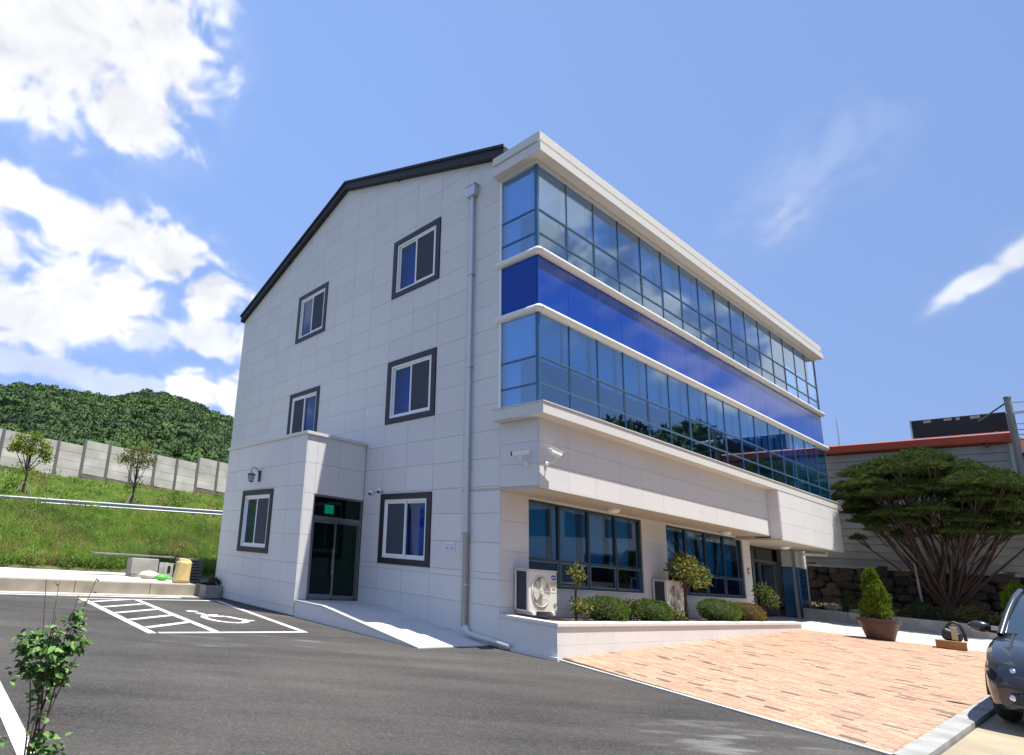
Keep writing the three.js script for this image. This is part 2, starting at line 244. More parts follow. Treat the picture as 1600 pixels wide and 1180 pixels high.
// brick forecourt
console.log('bricks');
{
  const pav = thing('brick_paving', 'peach and salmon brick forecourt in front of the entrance', 'paving'); pav.userData.kind = 'structure';
  const shearY = g => { const p = g.attributes.position; for (let i = 0; i < p.count; i++) p.setY(i, p.getY(i) + PY(p.getX(i))); g.computeVertexNormals(); return g; };
  part(pav, 'bedding', shearY(prism([[0.16, 0.3], [12.15, 0.3], [12.15, 4.83], [-1.18, 4.83]], 'y', -0.11, -0.004)), std([0.5, 0.36, 0.24], 0.95, { map: rep(soilTex, 1) }));
  const brickTex = tex(256, 256, (u, v) => { const k = 0.86 + (pfbm(u, v, 8, 5) - 0.5) * 0.5 + (rnd() - 0.5) * 0.2; return [k, k, k]; });
  const tones = [[0.42, 0.282, 0.19], [0.425, 0.27, 0.182], [0.435, 0.297, 0.2], [0.415, 0.25, 0.172], [0.445, 0.315, 0.21], [0.405, 0.235, 0.163], [0.43, 0.283, 0.192]];
  const mats = tones.map(c => std(c, 0.85, { map: rep(brickTex, 1.7) })), dark = [[0.15, 0.105, 0.08], [0.2, 0.14, 0.1]].map(c => std(c, 0.85, { map: rep(brickTex, 1.7) }));
  const BL = 0.23, BW = 0.115, gap = 0.005, list = [], cx = camera.position.x, cz = camera.position.z; reseed(99);
  const tilt = -1.34 / 4.53;                     // rows run with the slanting edge against the asphalt
  for (let r = 0; r < 122; r++) for (let k = -1; k < 21; k++) {
    const z0 = 0.31 + (k + (r % 2) * 0.5) * BL, z1 = z0 + BL - gap, edgeX = (n, z) => 0.17 + n * 0.0985 + lerp(tilt, 0, n / 122) * (z - 0.3);
    let poly = [[edgeX(r, z0), z0], [edgeX(r + 1, z0) - gap, z0], [edgeX(r + 1, z1) - gap, z1], [edgeX(r, z1), z1]];
    poly = clipPoly(poly, 0, -1, -0.335); poly = clipPoly(poly, 0, 1, 4.815); poly = clipPoly(poly, 1, 0, 12.13);
    if (poly.length < 3 || areaOf(poly) < 0.003) continue;
    const mx = (poly[0][0] + poly[2][0]) / 2, mz = (poly[0][1] + poly[2][1]) / 2, d = Math.hypot(mx - cx, mz - cz);
    list.push({ poly, mx, mz, d });
  }
  // patches of tone and scattered dark bricks
  list.sort((a, b) => a.d - b.d); let built = 0; const rest = {};
  list.forEach((b) => {
    const n = fbm2(b.mx * 0.9 + 3, b.mz * 0.9, 3), isDark = rnd() < 0.045;
    const t = isDark ? 100 + (rnd() < 0.5 ? 0 : 1) : Math.floor(clamp(n * 1.5 - 0.25 + (rnd() - 0.5) * 0.6, 0, 0.999) * 7), m = isDark ? dark[t - 100] : mats[t];
    const h = rr(-0.0016, 0.0016), g = prism(b.poly, 'y', -0.03, h); shearY(g);
    { const uv = g.attributes.uv, ou = rnd() * 3, ov = rnd() * 3; for (let i = 0; i < uv.count; i++) uv.setXY(i, uv.getX(i) + ou, uv.getY(i) + ov); }
    if (built < 290 && b.mx < 11) { part(pav, 'brick', g, m); built++; } else (rest[t] ??= { m, l: [] }).l.push(g);
  });
  for (const k of Object.keys(rest)) tag(part(pav, 'brick_field', merge(rest[k].l), rest[k].m), null, null, null, 'stuff');
  // white edging strip against the asphalt and the grey granite kerb on the road side
  const edge = seg(0.1, 0.3, -1.25, 4.83, 0.08);
  part(pav, 'edging_strip', prism(edge, 'y', -0.08, 0.022), concPale);
  for (let i = 0; i < 14; i++) { const x0 = -1.25 + i * 0.98; const g = prism([[x0 + 0.004, 4.835], [x0 + 0.976, 4.835], [x0 + 0.976, 5.03], [x0 + 0.004, 5.03]], 'y', -0.15, 0.02); part(pav, 'kerb_stone', shearY(g), kerbGranite); }
}
// concrete road at the right and concrete apron beyond the bricks
{
  const sh = g => { const p = g.attributes.position; for (let i = 0; i < p.count; i++) p.setY(i, p.getY(i) + PY(p.getX(i))); g.computeVertexNormals(); return g; };
  const road = thing('concrete_road', 'worn tan concrete road slabs beside the dark car', 'road'); road.userData.kind = 'structure';
  for (let i = 0; i < 12; i++) part(road, 'slab', sh(prism([[-1.2 + i * 3 + 0.008, 5.05], [1.8 + i * 3 - 0.008, 5.05], [1.8 + i * 3 - 0.008, 14], [-1.2 + i * 3 + 0.008, 14]], 'y', -0.12, -0.035)), concRoad);
  part(road, 'joint_fill', sh(prism([[-1.21, 5.031], [35, 5.031], [35, 14.1], [-1.21, 14.1]], 'y', -0.2, -0.05)), std([0.1, 0.09, 0.075], 0.95));
  struct('entrance_apron', sh(prism([[12.16, -2.6], [16.72, -2.6], [16.72, 5.02], [12.16, 5.02]], 'y', -0.2, -0.006)), concPale, 'pale concrete apron between the bricks and the garden kerb', 'apron');
}

// ---------------------------------------------------------------- office building
console.log('building');
const L = 17.72, ZW = -0.93, D = -13.95, NP = 16, DM = L / NP;
const Yv = { gt: 10.31, t1: 9.165, t2: 8.585, s1: 8.22, bt: 8.055, bb: 6.90, g2: 6.737, t3: 5.782, t4: 5.20, gb: 4.80, ft: 4.47, fb: 3.13 };
const B = thing('office_building', 'three storey white stone building with blue glass front and dark gable roof', 'building', [0, 0, 0]);
const roofY = z => z > -7.13 ? 13.33 - 0.39 * (z + 7.13) : 13.33 + 0.387 * (z + 7.13);      // underside of the roof
const winHoles = [ // z0,z1,y0,y1 of the dark surrounds; screen side
  { r: [-4.63, -2.85, 8.55, 10.31], s: 1 }, { r: [-4.63, -2.85, 4.955, 6.685], s: 1 }, { r: [-4.63, -2.85, 1.39, 3.11], s: -1 },
  { r: [-9.655, -7.878, 8.55, 10.31], s: 1 }, { r: [-9.655, -7.878, 4.955, 6.685], s: -1 }];
// structural walls: gable with openings, rear, right end, floors (built from boxes that butt)
{
  const gableCore = [];
  const cells = (a0, a1, b0, b1, holes) => { let l = [[a0, a1, b0, b1]]; for (const h of holes) l = l.flatMap(r => subRect(r, h)); return l; };
  const open = winHoles.map(w => [w.r[0] + 0.13, w.r[1] - 0.13, w.r[2] + 0.13, w.r[3] - 0.13]);
  for (const [a0, a1, b0, b1] of cells(D + 0.03, ZW - 0.032, 0, 10.7, open)) gableCore.push(box(0.03, 0.25, b0, b1, a0, a1));
  gableCore.push(prism([[D + 0.03, 10.7], [ZW, 10.7], [ZW, roofY(ZW)], [-7.13, 13.33], [D + 0.03, roofY(D + 0.03)]], 'x', 0.03, 0.25));
  const gw = part(B, 'gable_wall', merge(gableCore), joint);
  // stone cladding, panel by panel
  const zs = [ZW, -1.1 - 0.82, -2.84, -3.75, -4.64, -5.53, -6.43, -7.33, -8.23, -9.13, -10.03, -10.93, -11.83, -12.73, -13.35, D];
  const ys = [0.02, 0.16, 0.76, 1.27, 1.4, 2.0, 2.6, 3.16, 3.76, 4.36, 4.95, 5.56, 6.14, 6.7, 7.3, 7.93, 8.56, 9.2, 9.88, 10.5, 11.1, 11.7, 12.3, 12.9, 13.4]; const q = 0.0032;
  const holes = [...winHoles.map(w => [w.r[0] + 0.002, w.r[1] - 0.002, w.r[2] + 0.002, w.r[3] - 0.002]), [-9.80, -5.36, -1, 4.5]];
  reseed(31);
  for (let i = 0; i < zs.length - 1; i++) for (let j = 0; j < ys.length - 1; j++) {
    let rects = [[zs[i + 1] + q, zs[i] - q, ys[j] + q, ys[j + 1] - q]]; for (const h of holes) rects = rects.flatMap(r => subRect(r, h));
    const gs = [];
    const pr = rr(-0.0012, 0.0012);
    for (const [a0, a1, b0, b1] of rects) { if (a1 - a0 < 0.012 || b1 - b0 < 0.012) continue; let p = [[a0, b0], [a1, b0], [a1, b1], [a0, b1]]; p = clipPoly(p, 0.39, 1, 13.33 - 0.39 * 7.13); p = clipPoly(p, -0.387, 1, 13.33 + 0.387 * 7.13); if (p.length < 3 || areaOf(p) < 0.004) continue; gs.push(prism(p, 'x', pr, 0.029)); }
    if (gs.length) part(gw, 'stone_panel', gs.length > 1 ? merge(gs) : gs[0], granite[Math.floor(rnd() * 6)]);
  }
  // other walls
  part(B, 'rear_wall', box(0.03, L, 0, 10.6, D, D + 0.25), granite[0]);
  part(B, 'end_wall', merge([box(L - 0.25, L, 0, 10.7, D + 0.251, ZW - 0.001), prism([[D + 0.26, 10.701], [ZW, 10.701], [ZW, roofY(ZW)], [-7.13, 13.33], [D + 0.26, roofY(D + 0.26)]], 'x', L - 0.25, L)]), granite[1]);
  // floors, ceilings and an inner wall, so that rooms are seen through the glass
  const fl = part(B, 'floor_slab', merge([box(0.26, L - 0.26, 0.1, 0.4, D + 0.26, ZW - 0.3), box(0.26, L - 0.26, 3.2, 4.0, D + 0.26, ZW - 0.2), box(0.26, L - 0.26, 6.95, 7.6, D + 0.26, -0.16), box(0.26, L - 0.26, 10.45, 10.6, D + 0.26, -0.16)]), dimRoomMat);
  part(B, 'inner_wall', merge([box(0.26, L - 0.26, 0.401, 3.199, -5.1, -5.0), box(0.26, L - 0.26, 4.001, 6.949, -5.1, -5.0), box(0.26, L - 0.26, 7.601, 10.449, -5.1, -5.0)]), dimRoomMat);
}
// windows in the gable
function gableWindow(zc0, zc1, y0, y1, x, scr) {
  const t = 0.14, sur = merge([box(x - 0.028, x + 0.06, y0, y0 + t, zc0, zc1), box(x - 0.028, x + 0.06, y1 - t, y1, zc0, zc1), box(x - 0.028, x + 0.06, y0 + t, y1 - t, zc0, zc0 + t), box(x - 0.028, x + 0.06, y0 + t, y1 - t, zc1 - t, zc1)]);
  const w = part(B, 'window', sur, darkStone);
  const a0 = zc0 + t, a1 = zc1 - t, b0 = y0 + t, b1 = y1 - t, f = 0.055, mid = (a0 + a1) / 2;
  const ring = (z0, z1, v0, v1, tt, xa, xb) => merge([box(xa, xb, v0, v0 + tt, z0, z1), box(xa, xb, v1 - tt, v1, z0, z1), box(xa, xb, v0 + tt, v1 - tt, z0, z0 + tt), box(xa, xb, v0 + tt, v1 - tt, z1 - tt, z1)]);
  part(w, 'frame', ring(a0 + 0.002, a1 - 0.002, b0 + 0.002, b1 - 0.002, f, x + 0.0, x + 0.1), pvc);
  const i0 = a0 + f, i1 = a1 - f, j0 = b0 + f, j1 = b1 - f;
  for (const s of [-1, 1]) {
    const z0 = s < 0 ? i0 : mid - 0.03, z1 = s < 0 ? mid + 0.03 : i1, near = s === scr ? 0.018 : 0.055;
    part(w, 'sash', ring(z0 + 0.001, z1 - 0.001, j0 + 0.001, j1 - 0.001, 0.05, x + near, x + near + 0.034), pvc);
    part(w, 'pane', box(x + near + 0.014, x + near + 0.018, j0 + 0.05, j1 - 0.05, z0 + 0.05, z1 - 0.05), glassWin);
    if (s === scr) part(w, 'insect_screen', box(x + near + 0.005, x + near + 0.008, j0 + 0.05, j1 - 0.05, z0 + 0.05, z1 - 0.05), screenMat);
  }
  part(w, 'pale_backing', box(x + 0.34, x + 0.35, b0 - 0.25, b1 + 0.2, a0 - 0.3, a1 + 0.3), backingMat);  // added pale backing close behind the glass, catches light so panes read blue
}
for (const w of winHoles) gableWindow(...w.r, 0, w.s);
// roof
part(B, 'roof', merge([prism([[-14.05, 10.66], [-7.13, 13.335], [-7.13, 13.60], [-14.05, 10.93]], 'x', -0.16, L + 0.16), prism([[-7.129, 13.335], [-0.76, 10.85], [-0.76, 11.11], [-7.129, 13.60]], 'x', -0.16, L + 0.16)]), roofMetal);
part(B, 'verge_trim', merge([prism([[-14.08, 10.88], [-7.13, 13.56], [-7.13, 13.63], [-14.08, 10.96]], 'x', -0.2, -0.163), prism([[-7.13, 13.56], [-0.75, 11.07], [-0.75, 11.14], [-7.13, 13.63]], 'x', -0.2, -0.163)]), roofMetal);
// cornice on the glass block (wraps the corner)
part(B, 'cornice', merge([box(-0.26, L + 0.15, 10.34, 10.54, 0.001, 0.27), box(-0.26, 0.029, 10.34, 10.54, -1.0, 0.0), box(0.03, L + 0.15, 10.34, 10.54, -0.9, 0.0), box(-0.18, L + 0.1, 10.541, 10.66, -1.02, 0.19), box(-0.22, L + 0.13, 10.661, 10.86, -1.02, 0.23), box(-0.06, L, 10.26, 10.339, -0.925, 0.06)]), graniteEdge);
part(B, 'parapet_back', box(0.03, L, 10.6, 10.98, -1.02, -0.9), graniteEdge);
// curtain wall: panes, mullions, spandrels, sills, blinds behind the panes
{
  const rowsUp = [[Yv.t1, Yv.gt - 0.05], [Yv.t2, Yv.t1], [Yv.s1, Yv.t2]], rowsLo = [[Yv.t3, Yv.g2], [Yv.t4, Yv.t3], [Yv.gb, Yv.t4]];
  const paneGeo = {}, e = 0.012; reseed(8);
  for (const [ri, rows] of [rowsUp, rowsLo].entries()) rows.forEach(([y0, y1], k) => {
    const key = `${ri}${k}`; paneGeo[key] = box(e, DM - e, y0 + e, y1 - e, -0.012, -0.004);
    for (let i = 0; i < NP; i++) { const m = part(B, 'glass_pane', paneGeo[key], glassFacade, [i * DM, 0, 0]); m.rotation.y = rr(-0.0016, 0.0016); }
    part(B, 'glass_pane', box(0.004, 0.012, y0 + e, y1 - e, ZW + 0.03, -0.02), glassFacade);
  });
  for (let i = 0; i < NP; i++) part(B, 'spandrel_panel', box(i * DM + 0.004, (i + 1) * DM - 0.004, Yv.bb, Yv.bt, -0.03, 0.003), spandrel);
  part(B, 'spandrel_panel', box(-0.002, 0.01, Yv.bb, Yv.bt, ZW + 0.02, -0.032), spandrel);
  part(B, 'spandrel_backing', merge([box(0.05, L - 0.02, Yv.bb - 0.02, Yv.bt + 0.02, -0.1, -0.032)]), blackMat);
  const vert = box(-0.022, 0.022, 0, 1, -0.06, 0.014), vertL = box(-0.012, 0.012, 0, 1, -0.05, 0.008);
  for (const [y0, y1] of [[Yv.s1, Yv.gt], [Yv.gb, Yv.g2]]) for (let i = 1; i < NP; i++) { const m = part(B, 'mullion', vertL, mullionMat, [i * DM, y0, 0]); m.scale.y = y1 - y0; }
  for (const [y0, y1] of [[Yv.s1, Yv.gt], [Yv.gb, Yv.g2]]) { part(B, 'corner_post', box(-0.016, 0.045, y0, y1, -0.055, 0.016), mullionMat); part(B, 'corner_post', box(L - 0.05, L + 0.016, y0, y1, -0.055, 0.016), mullionLight); part(B, 'edge_post', box(-0.03, 0.03, y0, y1, ZW - 0.03, ZW + 0.02), pvc); }
  part(B, 'edge_post', box(-0.03, 0.03, Yv.bb, Yv.bt, ZW - 0.03, ZW + 0.018), pvc);
  for (const [y, m] of [[Yv.t1, mullionMat], [Yv.t2, mullionMat], [Yv.t3, mullionLight], [Yv.t4, mullionLight]]) {
    part(B, 'transom', box(0.046, L - 0.051, y - 0.011, y + 0.011, -0.05, 0.011), m); part(B, 'transom', box(-0.011, 0.04, y - 0.018, y + 0.018, ZW + 0.021, -0.056), mullionMat);
  }
  // opening lights in the middle row carry a slim pale frame
  for (const y of [[Yv.t2, Yv.t1], [Yv.t4, Yv.t3]]) { const f = 0.012, a = 0.03, y0 = y[0] + 0.02, y1 = y[1] - 0.02, g = merge([box(a, DM - a, y0, y0 + f, -0.003, 0.006), box(a, DM - a, y1 - f, y1, -0.003, 0.006), box(a, a + f, y0 + f, y1 - f, -0.003, 0.006), box(DM - a - f, DM - a, y0 + f, y1 - f, -0.003, 0.006)]); for (let i = 0; i < NP; i++) part(B, 'vent_frame', g, mullionLight, [i * DM, 0, 0]); }
  // blinds: drawn over the tall panes of the middle floor, in part on the top floor
  for (let i = 0; i < NP; i++) { part(B, 'blind', box(i * DM + 0.06, (i + 1) * DM - 0.03 - (i % 3 ? 0.1 : 0.02), Yv.t3 + 0.02 + rr(-0.05, 0.02), Yv.g2 + 0.1, -0.20, -0.19), blindMat); if (i % 5 !== 3) part(B, 'blind', box(i * DM + 0.05, (i + 1) * DM - 0.05, Yv.t1 + (i < 9 ? 0.02 : 0.35), Yv.gt + 0.05, -0.20, -0.19), blindMat); }
  part(B, 'blind', box(0.10, 0.11, Yv.t3, Yv.g2 + 0.1, ZW + 0.06, -0.1), blindMat); part(B, 'blind', box(0.10, 0.11, Yv.t1, Yv.gt, ZW + 0.06, -0.1), blindMat);
  part(B, 'blind', box(0.10, 0.11, Yv.gb, Yv.t3 - 0.001, ZW + 0.06, -0.5), blindMat); part(B, 'blind', box(0.10, 0.11, Yv.s1, Yv.t1 - 0.001, ZW + 0.06, -0.5), blindMat);
  part(B, 'inner_column', merge([box(0.26, 0.6, 4.001, 6.949, -1.2, -0.95), box(0.26, 0.6, 7.601, 10.449, -1.2, -0.95)]), dimRoomMat);
  // half-round sills above and below the blue band
  for (const [y0, y1] of [[Yv.bt, Yv.s1], [Yv.g2, Yv.bb]]) {
    const prof = []; const h = (y1 - y0) / 2, yc = (y0 + y1) / 2; for (let k = 0; k <= 8; k++) { const a = -Math.PI / 2 + k / 8 * Math.PI; prof.push([0.02 + Math.cos(a) * 0.1, yc + Math.sin(a) * h]); }
    prof.push([-0.05, y1]); prof.push([-0.05, y0]);
    part(B, 'sill_band', prism(prof.map(([z, y]) => [z, y]), 'x', 0.02, L + 0.12), whiteMetal); part(B, 'sill_band', prism(prof.map(([z, y]) => [-z, y]), 'z', ZW - 0.08, 0.03), whiteMetal);
    part(B, 'sill_corner', (() => { const pts = prof.map(([r, y]) => new THREE.Vector2(Math.max(0.001, r), y)); const g = new THREE.LatheGeometry(pts, 8, -Math.PI / 2, Math.PI / 2); g.translate(0.0, 0, 0.0); return g; })(), whiteMetal);
  }
}
// ledge, fascia and soffit of the projecting floor
part(B, 'ledge', merge([prism([[-0.3, 4.475], [0.29, 4.475], [0.29, 4.70], [0.0, 4.79], [-0.3, 4.79]], 'x', 0.0, L + 0.1), box(-0.29, -0.0005, 4.475, 4.70, 0.0, 0.29), prism([[-0.29, 4.4755], [-0.0005, 4.4755], [-0.0005, 4.789], [-0.29, 4.70]], 'z', -0.93, -0.0005)]), graniteEdge);
part(B, 'ledge_cap', merge([box(-0.31, L + 0.12, 4.702, 4.722, 0.16, 0.31), box(-0.31, -0.16, 4.702, 4.722, -0.95, 0.16)]), graniteEdge);
{
  const core = part(B, 'fascia', merge([box(0.035, L - 0.05, 3.14, 4.474, -0.4, -0.03), box(11.55, 17.3, 3.02, 4.474, -0.029, 0.25), box(0.035, 0.4, 3.14, 4.474, ZW + 0.001, -0.401)]), joint);
  reseed(44); const q = 0.0025;
  const ys = [3.125, 3.57, 4.01, 4.474];
  for (let i = 0; i < 12; i++) for (let j = 0; j < 3; j++) { const x1 = Math.min(11.545, (i + 1) * 0.985); if (x1 - i * 0.985 < 0.05) continue; part(core, 'stone_panel', box(i * 0.985 + q, x1 - q, ys[j] + q, ys[j + 1] - q, -0.029, rr(-0.001, 0.001)), granite[Math.floor(rnd() * 6)]); }
  for (let j = 0; j < 3; j++) part(core, 'stone_panel', box(0.0, 0.034, ys[j] + q, ys[j + 1] - q, ZW + q, -0.031), granite[Math.floor(rnd() * 6)]);
  const yb = [3.005, 3.5, 4.0, 4.474];
  for (let i = 0; i < 6; i++) for (let j = 0; j < 3; j++) part(core, 'stone_panel', box(11.585 + i * 0.955 + q, Math.min(17.31, 11.585 + (i + 1) * 0.955) - q, yb[j] + q, yb[j + 1] - q, 0.251, 0.28), granite[Math.floor(rnd() * 6)]);
  for (let j = 0; j < 3; j++) part(core, 'stone_panel', box(11.52, 11.549, yb[j] + q, yb[j + 1] - q, 0.002, 0.279), granite[2]);
  part(core, 'stone_panel', box(17.301, 17.33, 3.005, 4.474, -0.9, 0.279), granite[3]);
  part(B, 'soffit', merge([box(0.0, 11.548, 3.06, 3.122, ZW - 1.0, -0.02), box(11.549, 17.3, 2.96, 3.019, ZW - 2.2, 0.24), box(11.549, 17.3, 3.0195, 3.139, ZW - 2.2, -0.41)]), plaster);
  part(B, 'drip_edge', merge([box(0.0, 11.545, 3.085, 3.124, -0.019, 0.004), box(11.52, 17.33, 2.97, 3.003, 0.241, 0.284)]), graniteEdge);
}
// ground floor front with strip windows
{
  const xs0 = [[0.96, 5.70], [7.0, 12.0]], y0w = 1.17, y1w = 3.0;
  const wall = part(B, 'front_wall', merge([box(0.26, 0.94, 0.1, 3.059, ZW - 0.25, ZW - 0.03), box(5.72, 6.98, 0.1, 3.059, ZW - 0.25, ZW - 0.03), box(12.02, 12.55, 0.1, 3.059, ZW - 0.25, ZW - 0.03), box(0.94, 5.72, 0.1, 1.15, ZW - 0.25, ZW - 0.03), box(6.98, 12.02, 0.1, 1.15, ZW - 0.25, ZW - 0.03)]), joint);
  reseed(61); const q = 0.0025; const ysr = [0.3, 0.76, 1.27, 1.86, 2.46, 3.059];
  const xc = [0.0285, 0.96, 1.9, 2.85, 3.8, 4.75, 5.70, 7.0, 8.0, 9.0, 10.0, 11.0, 12.0, 12.56];
  for (let i = 0; i < xc.length - 1; i++) for (let j = 0; j < ysr.length - 1; j++) {
    let rects = [[xc[i] + q, xc[i + 1] - q, ysr[j] + q, ysr[j + 1] - q]]; for (const [a, b] of xs0) rects = rects.flatMap(r => subRect(r, [a, b, y0w, y1w])); const gs = rects.filter(r => r[1] - r[0] > 0.02 && r[3] - r[2] > 0.02).map(r => box(r[0], r[1], r[2], r[3], ZW - 0.029, ZW)); if (gs.length) part(wall, 'stone_panel', gs.length > 1 ? merge(gs) : gs[0], granite[Math.floor(rnd() * 6)]);
  }
  part(wall, 'stone_panel', box(12.551, 12.58, 0.3, 3.059, -2.3, ZW - 0.001), granite[1]);
  for (const [a, b] of xs0) {
    const n = 4, w = (b - a) / n, zf = ZW - 0.08, f = 0.045, ty = 1.76;
    const fr = [box(a, b, y0w, y0w + f, zf - 0.05, zf + 0.03), box(a, b, y1w - f, y1w, zf - 0.05, zf + 0.03), box(a + f, b - f, ty - 0.025, ty + 0.025, zf - 0.05, zf + 0.028)];
    for (let i = 0; i <= n; i++) { const xx = clamp(a + i * w, a + f / 2, b - f / 2), h = i % n ? 0.035 : f / 2; fr.push(box(xx - h, xx + h, y0w + f, ty - 0.026, zf - 0.05, zf + 0.027)); fr.push(box(xx - h, xx + h, ty + 0.026, y1w - f, zf - 0.05, zf + 0.027)); }
    const win = part(B, 'strip_window', merge(fr), phys([0.025, 0.06, 0.085], 0.4, { metalness: 0.3 }));
    for (let i = 0; i < n; i++) {
      const p0 = a + i * w + 0.04, p1 = a + (i + 1) * w - 0.04;
      part(win, 'pane', box(p0, p1, ty + 0.026, y1w - f, zf - 0.012, zf - 0.006), glassStrip); part(win, 'pane', box(p0, p1, y0w + f, ty - 0.026, zf - 0.012, zf - 0.006), glassWin);
      const s = 0.03, y0 = y0w + f + 0.004, y1 = ty - 0.03; part(win, 'sash', merge([box(p0, p1, y0, y0 + s, zf - 0.004, zf + 0.018), box(p0, p1, y1 - s, y1, zf - 0.004, zf + 0.018), box(p0, p0 + s, y0 + s, y1 - s, zf - 0.004, zf + 0.018), box(p1 - s, p1, y0 + s, y1 - s, zf - 0.004, zf + 0.018)]), mullionLight);
      part(win, 'blind', box(p0 + 0.03, p1 - 0.16, ty + 0.0, y1w - 0.02, zf - 0.2, zf - 0.19), blindMat);
    }
    part(B, 'window_sill', box(a - 0.02, b + 0.02, y0w - 0.03, y0w - 0.001, ZW - 0.12, ZW + 0.025), graniteEdge);
  }
}
// main entrance under the projecting floor
{
  const zE = -1.55; const ent = part(B, 'entrance', merge([box(12.58, 16.9, 2.42, 2.5, zE - 0.06, zE + 0.04), box(12.58, 12.66, 0.4, 2.959, zE - 0.05, zE + 0.03), box(13.66, 13.74, 0.4, 2.419, zE - 0.05, zE + 0.03), box(15.1, 15.16, 0.4, 2.419, zE - 0.05, zE + 0.03), box(16.46, 16.54, 0.4, 2.419, zE - 0.05, zE + 0.03)]), doorSteel);
  for (const [a, b] of [[12.66, 13.66], [13.74, 15.1], [15.16, 16.46]]) part(ent, 'door_glass', box(a, b, 0.43, 2.42, zE - 0.02, zE - 0.01), glassEntry);
  part(ent, 'transom_glass', box(12.66, 16.9, 2.5, 2.958, zE - 0.02, zE - 0.01), glassEntry);
  for (const x of [14.98, 15.28]) part(ent, 'door_handle', merge([bar([x, 0.95, zE + 0.09], [x, 1.75, zE + 0.09], 0.016), bar([x, 1.0, zE], [x, 1.0, zE + 0.09], 0.012), bar([x, 1.7, zE], [x, 1.7, zE + 0.09], 0.012)]), steel);
  part(ent, 'threshold', box(12.58, 17.6, 0.2, 0.42, -2.2, -0.75), graniteEdge);
  part(B, 'lobby_wall', merge([box(12.6, 17.4, 0.4, 3.1, -4.2, -4.1), box(12.3, 12.5, 0.4, 3.1, -4.1, -2.35)]), dimRoomMat);
  part(B, 'entrance_jamb', box(16.42, 16.5, 0.42, 2.95, ZW - 0.06, ZW + 0.02), steel);
  const colm = part(B, 'corner_column', rbox(16.85, 17.3, 2.36, 2.959, ZW - 0.5, ZW, 0.02), graniteEdge);
  part(colm, 'blue_glass_return', rbox(16.82, 17.62, 0.42, 2.35, ZW - 0.52, ZW + 0.01, 0.03), phys([0.006, 0.09, 0.2], 0.12, { clearcoat: 1, ior: 1.6 }));
  part(colm, 'steel_edge', box(17.63, 17.67, 0.42, 2.5, ZW - 0.4, ZW + 0.03), steel);
}
part(B, 'side_drain_pipe', merge([bar([17.42, 4.6, -0.2], [17.5, 2.9, -0.25], 0.05), bar([17.5, 2.87, -0.25], [16.5, 2.82, -0.7], 0.06)]), whiteMetal);
// gable downpipe with hopper
{
  const z = -1.74, dp = part(B, 'downpipe', merge([bar([-0.07, 10.3, z], [-0.07, 4.55, z], 0.048, 0.048, 14), bar([-0.07, 4.55, z], [-0.07, 2.15, z], 0.052, 0.052, 14)]), galv);
  part(dp, 'lower_pipe', merge([bar([-0.07, 2.15, z], [-0.07, 0.28, z], 0.062, 0.062, 14), bar([-0.07, 2.12, z], [-0.07, 2.19, z], 0.078, 0.078, 14)]), phys([0.36, 0.35, 0.31], 0.45, { metalness: 0.6 }));
  part(dp, 'hopper', merge([rbox(-0.17, 0.0, 10.3, 10.58, z - 0.13, z + 0.13, 0.01), box(-0.19, 0.0, 10.57, 10.6, z - 0.15, z + 0.15)]), galv);
  for (const y of [8.2, 5.9, 3.6, 1.1]) part(dp, 'bracket', box(-0.13, 0.0, y, y + 0.035, z - 0.07, z + 0.07), galv);
  part(dp, 'foot_pipe', merge([bar([-0.07, 0.3, z], [-0.07, 0.16, z + 0.12], 0.062, 0.062, 12), bar([-0.07, 0.17, z + 0.1], [-0.07, 0.085, -0.62], 0.05, 0.05, 12)]), phys([0.6, 0.6, 0.58], 0.5));
}
